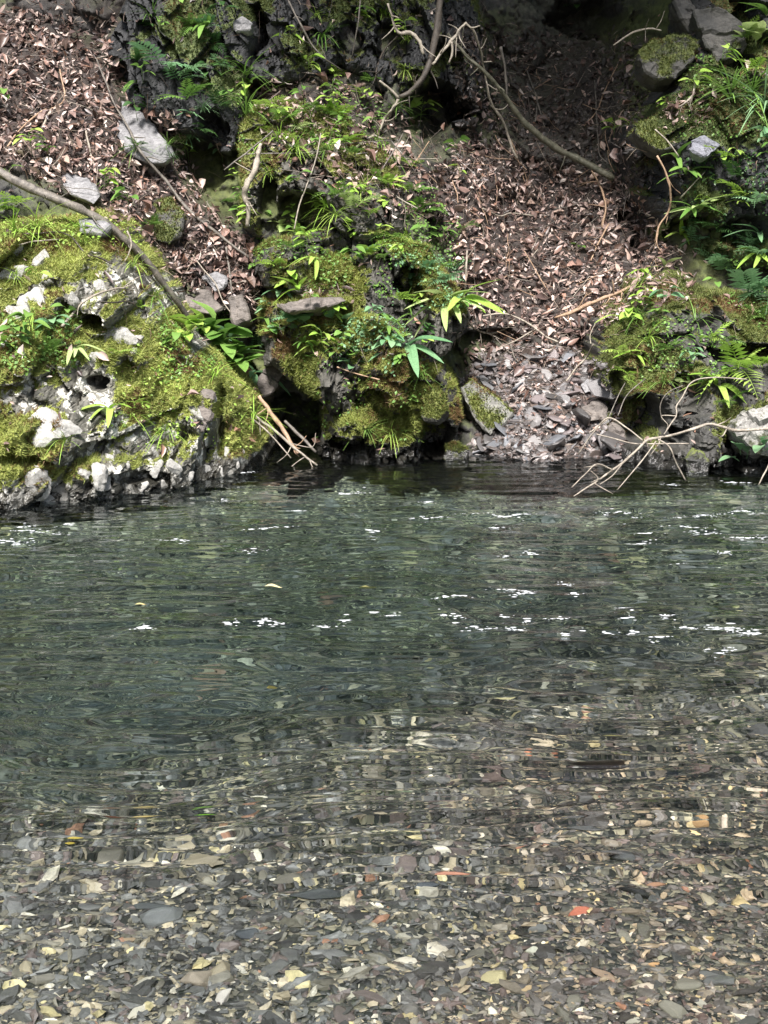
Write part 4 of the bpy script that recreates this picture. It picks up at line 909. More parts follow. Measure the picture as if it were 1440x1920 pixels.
# leaves in the stream
def bed_leaf(px, py, wpx, col, label, floating=False, spin=0.0, ar=0.45):
    p = water_hit(px, py) if floating else bed_hit(px, py)
    V, F = leaf_np(1, ar, 5, 0.05, 0.2, 0.8); V = V-np.array([0.5, 0, 0])
    o = ob('sunken_leaf' if not floating else 'floating_leaf', mesh('leaf', V, F, leaf_mat('stream_leaf%d' % px, col, col, 0.4, 0.2), True), None, p+np.array([0, 0, 0.012 if floating else 0.03]), Quaternion((1, 0, 0), 0.25 if not floating else 0.06) @ Quaternion((0, 0, 1), spin), wpx*PXM(p[1]))
    tag(o, label, 'leaf')
bed_leaf(513, 1104, 34, (0.62, 0.55, 0.30), 'pale yellow leaf floating on the stream left of centre', True, 0.0)
bed_leaf(275, 1532, 70, (0.50, 0.38, 0.15), 'curled yellow leaf on the bed beside a dark hollow', False, 0.5, 0.3)
bed_leaf(215, 1540, 60, (0.16, 0.06, 0.03), 'dark red-brown leaf left of the curled yellow leaf', False, -0.3)
bed_leaf(385, 1530, 44, (0.22, 0.48, 0.04), 'bright green leaf under water left of centre', False, 0.1, 0.4)
bed_leaf(1150, 1378, 46, (0.60, 0.52, 0.22), 'pale yellow sunken leaf right of centre', False, 0.0, 0.35)
bed_leaf(140, 1583, 36, (0.60, 0.45, 0.08), 'yellow leaf near the left edge under water', False, 0.3, 0.7)
bed_leaf(690, 1108, 36, (0.34, 0.32, 0.13), 'olive leaf floating right of the pale yellow leaf', True, 0.2, 0.5)
bed_leaf(510, 1298, 22, (0.62, 0.50, 0.14), 'small golden leaf floating over the deep pool', True, 0.2, 0.6)
bed_leaf(265, 1138, 24, (0.55, 0.45, 0.2), 'small tan leaf floating near the left', True, 0.2, 0.4)

# ================================================================== BRANCHES AND ROOTS
def branch_path(pl, lift=0.035, Ys=None):
    H = []
    for i, (a, b) in enumerate(pl):
        p, n = hit(a, b); H.append(p[1] if p is not None else 11.0)
    Y = np.array(H)
    if Ys is not None: Y = np.interp(np.linspace(0, 1, len(pl)), np.linspace(0, 1, len(Ys)), Ys)
    else:
        Ym = Y.copy()
        for i in range(len(Y)): Ym[i] = np.median(Y[max(0, i-1):i+2])
        Y = np.minimum(Y, Ym+0.03); Y = Y-lift
    return np.array([P(a, b, y) for (a, b), y in zip(pl, Y)])
def branch(name, label, cat, pl, rad, bark, lift=0.035, Ys=None, twigs=(), group=None, rough=0.34, sides=8):
    path = catmull(branch_path(pl, lift, Ys), 5); Ym = path[:, 1].mean()
    path = path+np.stack([fbm(np.arange(len(path))*0.31, 0*path[:, 0]+k, path[:, 0]*0, 2, len(label)) for k in (0, 5, 9)], -1)*0.007*min(1, np.max(rad)/4)
    V, F = tube(path, np.array(rad)*(0.62 if np.max(rad) < 7.5 else 0.74)*PXM(Ym), sides, rough, len(label)); c = path[0]
    o = ob(name, mesh(name, V-c, F, M_BARK[bark], True), None, c); tag(o, label, cat, group)
    if np.max(rad) >= 3 and len(path) > 12:
        rs = np.random.default_rng(len(label)*7+int(abs(pl[0][0])))
        for k in range(3+int(len(path)/9)):
            i = int(rs.integers(3, len(path)-2)); t = path[i]-path[i-1]; t /= np.linalg.norm(t); d = t*rs.uniform(0.3, 1)+np.array([rs.normal(0, 0.7), -rs.uniform(0, 0.5), rs.normal(0, 0.7)]); d /= np.linalg.norm(d); L = rs.uniform(0.04, 0.20)
            q = catmull(np.array([path[i], path[i]+d*L*0.5+rs.normal(0, 0.012, 3), path[i]+d*L]), 3); V, F = tube(q, np.array((1.5, 1.1, 0.5))*PXM(Ym)*min(1.0, np.max(rad)/5), 5, 0.3, k)
            ob('twig', mesh('twig', V-c, F, M_BARK[bark], True), o)
    for (tp, tr, ty) in twigs:
        q = catmull(branch_path(tp, lift, ty), 6); V, F = tube(q, np.array(tr)*0.6*PXM(Ym), 6, rough, 3)
        ob('twig', mesh('twig', V-c, F, M_BARK[bark], True), o)
    return o
B = branch
B('fallen_log', 'long grey log slanting down the left bank behind the outcrop', 'log', [(-120, 265), (-20, 312), (80, 362), (140, 388), (190, 412), (240, 455), (285, 505), (325, 555), (352, 600)], (11, 11, 10, 9, 8), 'grey', 0.10, [9.9, 9.72, 9.72, 9.8, 9.95, 10.15])
B('branch', 'thin dark stick crossing the big grey slab', 'branch', [(182, 110), (212, 190), (240, 240), (262, 285), (310, 338), (355, 395), (410, 440), (470, 485)], (2.2, 3, 5, 5, 4), 'grey', 0.06)
B('vine', 'thick dark vine hanging at top middle', 'vine', [(832, -60), (826, 0), (818, 60), (803, 125), (778, 165), (748, 183)], (9, 8, 8, 6), 'dark', 0.16, [11.75, 11.75, 11.72, 11.75])
B('root', 'pale bent root left of the thick dark vine', 'root', [(728, 5), (738, 45), (748, 62), (768, 62), (786, 78), (794, 102)], (3, 4, 6, 6, 4), 'pale', 0.12, [11.7, 11.7])
B('root', 'forked pale root right of the thick dark vine', 'root', [(872, 42), (858, 62), (846, 78), (828, 98), (810, 122)], (3, 4.5, 4.5, 3.5), 'pale', 0.12, [11.75, 11.7], [([(847, 78), (848, 100), (842, 118)], (4, 3), [11.7, 11.7]), ([(872, 42), (884, 52), (900, 48)], (3, 2), [11.75, 11.75])])
B('branch', 'crooked pale twig running down from the vine foot', 'branch', [(750, 180), (735, 205), (722, 222), (712, 245), (695, 258), (668, 275)], (5, 4, 3), 'pale', 0.08)
B('branch', 'short pale twig meeting the vine foot from the left', 'branch', [(712, 152), (728, 165), (748, 182)], (3, 4), 'pale', 0.10)
B('vine', 'looping dark root below the pale bent root', 'root', [(745, 68), (720, 95), (706, 130), (702, 155)], (3, 2.5), 'dark', 0.08)
B('fallen_pole', 'long mossy diagonal pole crossing the right gully', 'branch', [(838, 62), (870, 100), (905, 130), (940, 170), (965, 205), (1000, 245), (1050, 282), (1100, 306), (1152, 335)], (3.5, 4, 5, 7, 9, 8), 'mossy', 0.10, [12.0, 12.0, 12.2, 12.35, 12.3])
B('fallen_pole', 'short stick lying under the mossy diagonal pole', 'branch', [(978, 232), (1010, 252), (1045, 272)], (4, 4), 'mossy', 0.05, [12.4, 12.4])
B('root', 'long wavy pale root beside the diagonal pole', 'root', [(872, 42), (890, 62), (902, 100), (908, 130), (914, 165), (924, 200), (940, 222), (952, 250), (960, 280), (970, 298)], (3, 3.2, 3, 4), 'pale', 0.09, [11.8, 12.1, 12.3, 12.35])
B('branch', 'upright stick touching the middle of the diagonal pole', 'branch', [(938, 88), (947, 130), (950, 185)], (4, 3), 'grey', 0.06, [12.25, 12.3])
B('branch', 'thin forked twig right of the diagonal pole top', 'branch', [(988, 132), (1000, 165), (1007, 190), (1004, 228)], (2, 2.5, 2), 'grey', 0.05, None, [([(1007, 190), (1022, 240)], (2, 1.5), None)])
B('vine', 'thin pale creeper hanging in the dark upper right gully', 'vine', [(1115, 150), (1118, 215), (1122, 260), (1124, 290), (1142, 308)], (1.5, 2.2, 2), 'grey', 0.07)
B('root', 'pale twisted root gripping the ledge left edge', 'root', [(490, 270), (484, 290), (478, 318), (464, 345), (460, 370), (466, 395), (464, 425)], (4, 7, 8, 6, 5), 'pale', 0.06, [10.68, 10.65, 10.7])
B('branch', 'thin twig leaning across the pale twisted root top', 'branch', [(420, 318), (455, 292), (485, 268), (512, 245)], (2, 2.5, 2), 'grey', 0.06, [10.7, 10.75])
B('broken_branch', 'broken tan branch lying across the right leaf litter', 'branch', [(1040, 596), (1075, 584), (1110, 568), (1150, 552), (1188, 534)], (3, 6, 7, 5, 4), 'tan', 0.10, [11.2, 11.0])
B('branch', 'hanging curved twig right of the strap-leaved fern', 'branch', [(868, 588), (885, 612), (912, 624), (940, 620), (968, 605)], (2.5, 3, 2), 'pale', 0.08, None, [([(912, 624), (920, 600), (918, 580)], (2.5, 2), None)])
B('branch', 'long bowed stick along the lower edge of the right litter', 'branch', [(905, 592), (945, 588), (985, 603), (1020, 628), (1045, 642)], (2, 2.5, 2.5), 'pale', 0.08)
B('branch', 'bare stick standing in front of the right shelf edge', 'branch', [(1062, 715), (1080, 690), (1098, 672), (1112, 645)], (2.5, 2.5), 'pale', 0.14)
B('branch', 'thin forked stick at the back of the stone fan', 'branch', [(930, 635), (955, 660), (972, 678)], (2, 2), 'grey', 0.06, None, [([(955, 640), (965, 672)], (2, 2), None)])
B('branch', 'dark stick rising through the right litter', 'branch', [(1130, 425), (1135, 380), (1120, 340), (1108, 320)], (4, 3, 2), 'tan', 0.08)
B('branch', 'thin straight stick in the middle of the right litter', 'branch', [(1108, 488), (1125, 450), (1142, 420)], (2.5, 2), 'tan', 0.08)
B('branch', 'pale upright stick at the left edge of the right litter', 'branch', [(872, 545), (874, 500), (876, 470)], (3, 2.5), 'pale', 0.07)
B('branch', 'slender stick lying in the upper right litter', 'branch', [(905, 390), (935, 405), (960, 400), (1000, 405)], (2.5, 2), 'pale', 0.07)
B('dead_branch', 'long straight dead branch dipping into the water beside the outcrop', 'branch', [(468, 768), (500, 796), (530, 820), (560, 846), (596, 872)], (3, 4, 4, 3), 'pale', 0.05, [10.0, 9.9, 9.85], [([(540, 830), (585, 838), (592, 812)], (1.5, 1), [9.9, 9.95])])
B('dead_branch', 'split tan dead branch above the long straight one', 'branch', [(484, 742), (505, 770), (528, 800), (545, 830), (560, 850)], (6, 7, 6, 4), 'tan', 0.05, [10.15, 10.0])
B('dead_branch', 'thin dead branch lowest at the outcrop foot', 'branch', [(470, 782), (505, 812), (545, 858)], (2.5, 2.5, 2), 'pale', 0.05, [9.85, 9.8])
B('dead_branch', 'dark dead branch behind the split tan one', 'branch', [(535, 790), (560, 815), (592, 848)], (5, 4), 'grey', 0.05, [10.15, 10.0])
B('twig', 'arched pale twig on the left outcrop face', 'branch', [(118, 612), (135, 588), (158, 565), (190, 548), (225, 540), (250, 545)], (4, 3.5, 2.5), 'pale', 0.09)
B('twig', 'short dark twig ending near the arched pale twig', 'branch', [(186, 566), (215, 568), (240, 566), (258, 578)], (2.5, 2), 'dark', 0.08)
B('twig', 'dark bent twig over the crown of the left outcrop', 'branch', [(60, 438), (110, 435), (135, 445), (158, 472), (190, 484), (210, 494)], (1.5, 2.5, 2.5), 'dark', 0.07)
B('twig', 'pale straight twig lying on the left outcrop crown', 'branch', [(36, 458), (70, 452), (108, 449)], (2, 2), 'pale', 0.07)
B('branch', 'thin pale stick leaning from the top edge of the bank', 'branch', [(536, -10), (560, 40), (585, 85), (612, 112), (642, 132)], (3, 3, 2), 'grey', 0.10)
B('vine', 'fine dark vine hanging beside the top edge plants', 'vine', [(676, -10), (670, 50), (660, 110)], (2.5, 1.5), 'grey', 0.15)
B('branch', 'paired upright pale stick right of the small slab', 'branch', [(160, 245), (168, 280), (180, 320)], (3, 3), 'pale', 0.05)
B('branch', 'short leaning stick in the upper left litter', 'branch', [(72, 252), (85, 228), (94, 205)], (3, 2.5), 'pale', 0.05)
B('root', 'curved thin root in the upper left litter', 'root', [(15, 275), (35, 245), (75, 210), (105, 200), (122, 180), (112, 130)], (2.5, 2.5, 2), 'tan', 0.05)
B('root', 'pale curved root on the upper right cliff', 'root', [(1305, 152), (1298, 178), (1280, 196), (1268, 202)], (3.5, 3.5, 2), 'pale', 0.08)
B('root', 'pale root over the leaves of the capped rock', 'root', [(1150, 84), (1185, 62), (1215, 54), (1240, 58)], (2, 3, 2), 'pale', 0.06, [11.5, 11.5])
B('twig', 'thin twig leaning on the mossy jutting slab', 'branch', [(1228, 242), (1250, 262), (1272, 292)], (2, 2), 'pale', 0.08, [11.0, 10.95])
B('vine', 'slack brown vine dangling over the black shade at right', 'vine', [(1232, 292), (1250, 330), (1258, 368), (1254, 395), (1236, 425), (1228, 455)], (2.5, 3, 2), 'tan', 0.1, [11.0, 11.1])
B('twig', 'straight pale twig slanting on the lower right cliff', 'branch', [(1275, 372), (1300, 345), (1322, 322)], (2, 1.5), 'pale', 0.06)
B('branch', 'upright stick below the thin dark stick end', 'branch', [(424, 462), (430, 505), (434, 548)], (3, 2.5), 'grey', 0.08)
B('twig', 'bowed twig hanging in front of the outcrop log end', 'branch', [(238, 432), (246, 455), (242, 475), (232, 492)], (2.5, 2), 'pale', 0.06, [9.75, 9.7])
B('twig', 'straight twig crossing the mossy flank of the middle buttress', 'branch', [(632, 688), (665, 700), (712, 712)], (2.2, 1.8), 'tan', 0.06)
B('hanging_branch', 'bare pale forked branch reaching over the water at right', 'branch', [(1560, 806), (1460, 804), (1385, 806), (1335, 795), (1288, 808), (1240, 820), (1214, 826), (1185, 852), (1160, 874), (1130, 895), (1105, 912), (1075, 931)], (6, 5, 4.5, 4.5, 4, 3.5, 2.5, 1.8), 'pale', 0, [9.3, 9.25, 9.15, 9.0, 8.85, 8.72],
  [([(1234, 824), (1255, 838), (1268, 868), (1286, 902)], (3, 2.2, 1.8), [8.95, 8.95, 9.0]), ([(1230, 828), (1205, 862), (1158, 918)], (2.5, 2, 1.6), [8.95, 8.85, 8.8]),
   ([(1205, 826), (1172, 800), (1140, 784), (1112, 812), (1084, 852)], (2.5, 2.5, 3, 2), [9.0, 9.15, 9.2]), ([(1292, 832), (1240, 832), (1190, 832), (1150, 822), (1118, 814)], (2, 2.5, 2.2), [9.05, 9.05, 9.1]),
   ([(1150, 882), (1120, 870), (1098, 888), (1072, 914)], (2, 1.8, 1.4), [8.85, 8.8, 8.75]), ([(1165, 872), (1148, 892), (1125, 908)], (2, 1.5), [8.85, 8.8]), ([(1105, 812), (1140, 786)], (2, 2), [9.2, 9.2])])
B('twig', 'zigzag pale twig rising above the hanging branch', 'branch', [(1244, 815), (1258, 795), (1268, 780), (1268, 765), (1280, 745), (1296, 718), (1330, 708), (1400, 712)], (2, 2, 2.2, 2), 'pale', 0, [9.1, 9.25, 9.4], [([(1268, 780), (1240, 780), (1252, 796), (1250, 806)], (1.8, 1.5), [9.2, 9.2])])
B('twig', 'thin drooping twig at the right edge over the water', 'branch', [(1450, 850), (1438, 880), (1422, 908)], (3, 2), 'pale', 0, [8.9, 8.85])
B('twig', 'fine arched twig in front of the dark right hollow', 'branch', [(1280, 722), (1250, 738), (1238, 762), (1242, 790)], (1.5, 1.3), 'grey', 0, [9.5, 9.5])
B('twig', 'paired fine stem hanging left of the right shelf', 'branch', [(1140, 785), (1158, 745), (1172, 718)], (1.5, 1.2), 'grey', 0, [9.6, 9.8])
B('twig', 'longer fine stem hanging left of the right shelf', 'branch', [(1158, 780), (1175, 742), (1210, 710)], (1.6, 1.3), 'grey', 0, [9.55, 9.8])
# loose twigs in the litter
TW = []
for k in range(12):
    n = 5; x = np.linspace(-0.5, 0.5, n); pth = np.stack([x, np.cumsum(rng.normal(0, 0.05, n)), np.cumsum(rng.normal(0, 0.035, n))], -1)
    V, F = tube(catmull(pth, 3), (0.012, 0.014, 0.009), 5, 0.2, k); TW.append(mesh('loose_twig', V, F, M_BARK[['pale', 'tan', 'grey', 'dark'][k % 4]], True))
tz = LITTER[0][0], LITTER[1][0], LITTER[1][0], LITTER[2][0], LITTER[3][0], LITTER[1][0]
for i in range(300):
    a, b = litter_pts(tz[i % 6], 1, 0)[0]; p, n = hit(a, b)
    if p is None or p[2] < 0.05: continue
    ax = np.array([rng.normal(0, 0.7), rng.normal(0, 0.4), rng.normal(0, 0.7)]); ax -= n*(ax@n)*0.8
    q = Vector(ax).to_track_quat('X', 'Z'); L = np.clip(rng.lognormal(math.log(0.24), 0.5), 0.08, 0.7)
    o = ob('loose_twig', TW[i % 12], None, p+n*0.03, q, (L, max(L*0.62, 0.14), max(L*0.62, 0.14)))
    where(['pale', 'tan', 'grey', 'dark'][i % 4]+' loose '+('short' if L < 0.2 else 'long')+' twig', p, 'loose twigs in the leaf litter', 'twig', o)

# ================================================================== PLANTS
def frond_np(n=13, w=0.30, droop=0.45, seed=0):
    r = np.random.default_rng(seed); V, F, o = [], [], 0
    t = np.linspace(0.0, 1, 12); path = np.stack([t*(1-0.12*t), 0*t, 0.18*t-droop*t**2], -1)
    a, fq = tube(path, (0.010, 0.006, 0.003), 4, 0, 0); V.append(a); FQ = [fq[0]]; FT = [fq[1]]; o = len(a)
    for k in range(n):
        s = 0.14+0.84*k/(n-1); c = np.array([s*(1-0.12*s), 0, 0.18*s-droop*s**2]); ln = w*(math.sin(math.pi*(0.12+0.88*s)**0.75)**0.8*0.95+0.05)
        for sg in (-1, 1):
            q, f = leaf_np(1, 0.27, 2, 0.25, 0.1); an = sg*R(68-25*s+r.normal(0, 5)); ca, sa = math.cos(an), math.sin(an)
            q = q*ln*r.uniform(0.85, 1.1); q = np.stack([q[:, 0]*ca-q[:, 1]*sa, q[:, 0]*sa+q[:, 1]*ca, q[:, 2]], -1)
            V.append(q+c); FQ.append(f+o); o += len(q)
    return np.vstack(V), [np.vstack(FQ), np.vstack(FT)]
PR = {}
def proto(kind, tone, v):
    k = (kind, tone, v)
    if k not in PR:
        m = M_GREEN[tone]
        if kind == 'frond': V, F = frond_np(9+v, 0.28+0.03*v, 0.35+0.15*v, v)
        elif kind == 'broad':
            V, F = leaf_np(0.78, 0.40+0.05*v, 5, 0.30, 0.25, 0.6, 0.8); V = V+np.array([0.22, 0, 0.06]); T, TF = tube([(0, 0, 0), (0.12, 0, 0.05), (0.24, 0, 0.06)], (0.012, 0.010), 4, 0, 0)
            F = [np.vstack([F, TF[0]+len(V)]), TF[1]+len(V)]; V = np.vstack([V, T])
        elif kind == 'strap': V, F = leaf_np(1, 0.19+0.02*v, 9, 0.55+0.1*v, 0.35, 0.5, 0.55)
        elif kind == 'heart':
            V, F = leaf_np(0.6, 0.56, 6, 0.15, 0.15, 0.3, 0.6); V = V+np.array([0.4, 0, 0.08]); T, TF = tube([(0, 0, 0), (0.2, 0, 0.06), (0.42, 0, 0.08)], (0.012, 0.010), 4, 0, 0)
            F = [np.vstack([F, TF[0]+len(V)]), TF[1]+len(V)]; V = np.vstack([V, T])
        elif kind == 'blade': V, F = leaf_np(1, 0.035, 6, 0.6+0.15*v, 0.3, 0.2, 0.4)
        PR[k] = mesh('frond' if kind == 'frond' else 'leaf', V, F, m, True)
    return PR[k]
def aim(d, roll=0.0): 
    d = Vector(d).normalized(); x = d; z = Vector((0, 0, 1)); z = (z-x*z.dot(x)); z = z.normalized() if z.length > 1e-3 else Vector((0, -1, 0)); y = z.cross(x)
    return Matrix((x, y, z)).transposed().to_quaternion() @ Quaternion((1, 0, 0), roll)
KINDN = {'fern': ('fern', 'feathery fern'), 'broad': ('leafy_plant', 'broad-leaved plant'), 'strap': ('strap_fern', 'strap-leaved fern'), 'heart': ('round_leaved_plant', 'round-leaved plant'), 'sprig': ('seedling', 'leafy seedling'), 'grass': ('grass_tuft', 'thin-bladed grass tuft')}
TONEN = {'bright': 'bright green', 'mid': 'green', 'cool': 'cool green', 'dark': 'dark green', 'pale': 'pale green'}
def plant(kind, px, py, size, tone, n=6, label=None, az=0.0, spread=1.2, el=0.5, Y=None):
    """az: 0 faces the stream, negative leans left, positive leans right"""
    p, nr = hit(px, py)
    if Y is not None: p = P(px, py, Y)
    if p is None: return
    S = size*1.22*PXM(p[1]); p = p+nr*0.02; nm, look = KINDN[kind]
    root = bpy.data.objects.new(nm, None); COL.objects.link(root); root.location = p+np.array([0, 0.01, 0]); root.empty_display_size = 0.05
    if label: tag(root, label, 'plant')
    else: where(('small ' if size < 32 else '')+TONEN[tone]+' '+look, p, None, 'plant', root)
    pk = {'fern': 'frond', 'sprig': 'broad', 'grass': 'blade'}.get(kind, kind)
    if kind == 'grass':
        Vs, Fs, o = [], [], 0
        for k in range(n*7):
            q, f = leaf_np(1, 0.03, 5, rng.uniform(0.4, 1.1), 0.2, 0.2, 0.4); a = az+rng.normal(0, spread); e = rng.uniform(0.2, 1.2)
            m = np.array(aim((math.sin(a)*math.cos(e), -math.cos(a)*math.cos(e), math.sin(e))).to_matrix()); Vs.append((q*S*rng.uniform(0.5, 1.1))@m.T+rng.normal(0, 0.01, 3)); Fs.append(f+o); o += len(q)
        ob('blades', mesh('blades', np.vstack(Vs), np.vstack(Fs), M_GREEN[tone], True), root, kind='stuff'); return
    if kind == 'sprig':
        top = np.array([math.sin(az)*0.25, -0.35, 0.75])*S
        V, F = tube([(0, 0, 0), top*0.5+np.array([0, 0, 0.04*S]), top], (0.012*S, 0.007*S), 4, 0, 0); ob('stem', mesh('stem', V, F, M_GREEN['mid'], True), root)
    for k in range(n):
        a = az+spread*((k+0.5)/n*2-1)*1.1+rng.normal(0, 0.22); e = el+rng.normal(0, 0.28)
        d = (math.sin(a)*math.cos(e), -math.cos(a)*math.cos(e), math.sin(e)); base = (0, 0, 0); sc = S*rng.uniform(0.7, 1.1)
        if kind == 'sprig': base = top*(0.45+0.55*(k+1)/n); sc = S*rng.uniform(0.45, 0.72); a = rng.uniform(-2.2, 2.2)+az; d = (math.sin(a), -abs(math.cos(a))*0.8-0.15, rng.uniform(-0.2, 0.4))
        elif kind in ('broad', 'heart'): base = rng.normal(0, 0.16*S, 3)*np.array([1, 0.4, 0.8])
        ob('frond' if kind == 'fern' else 'leaf', proto(pk, tone, int(rng.integers(3))), root, base, aim(d, rng.normal(0, 0.25)), sc)
    return root
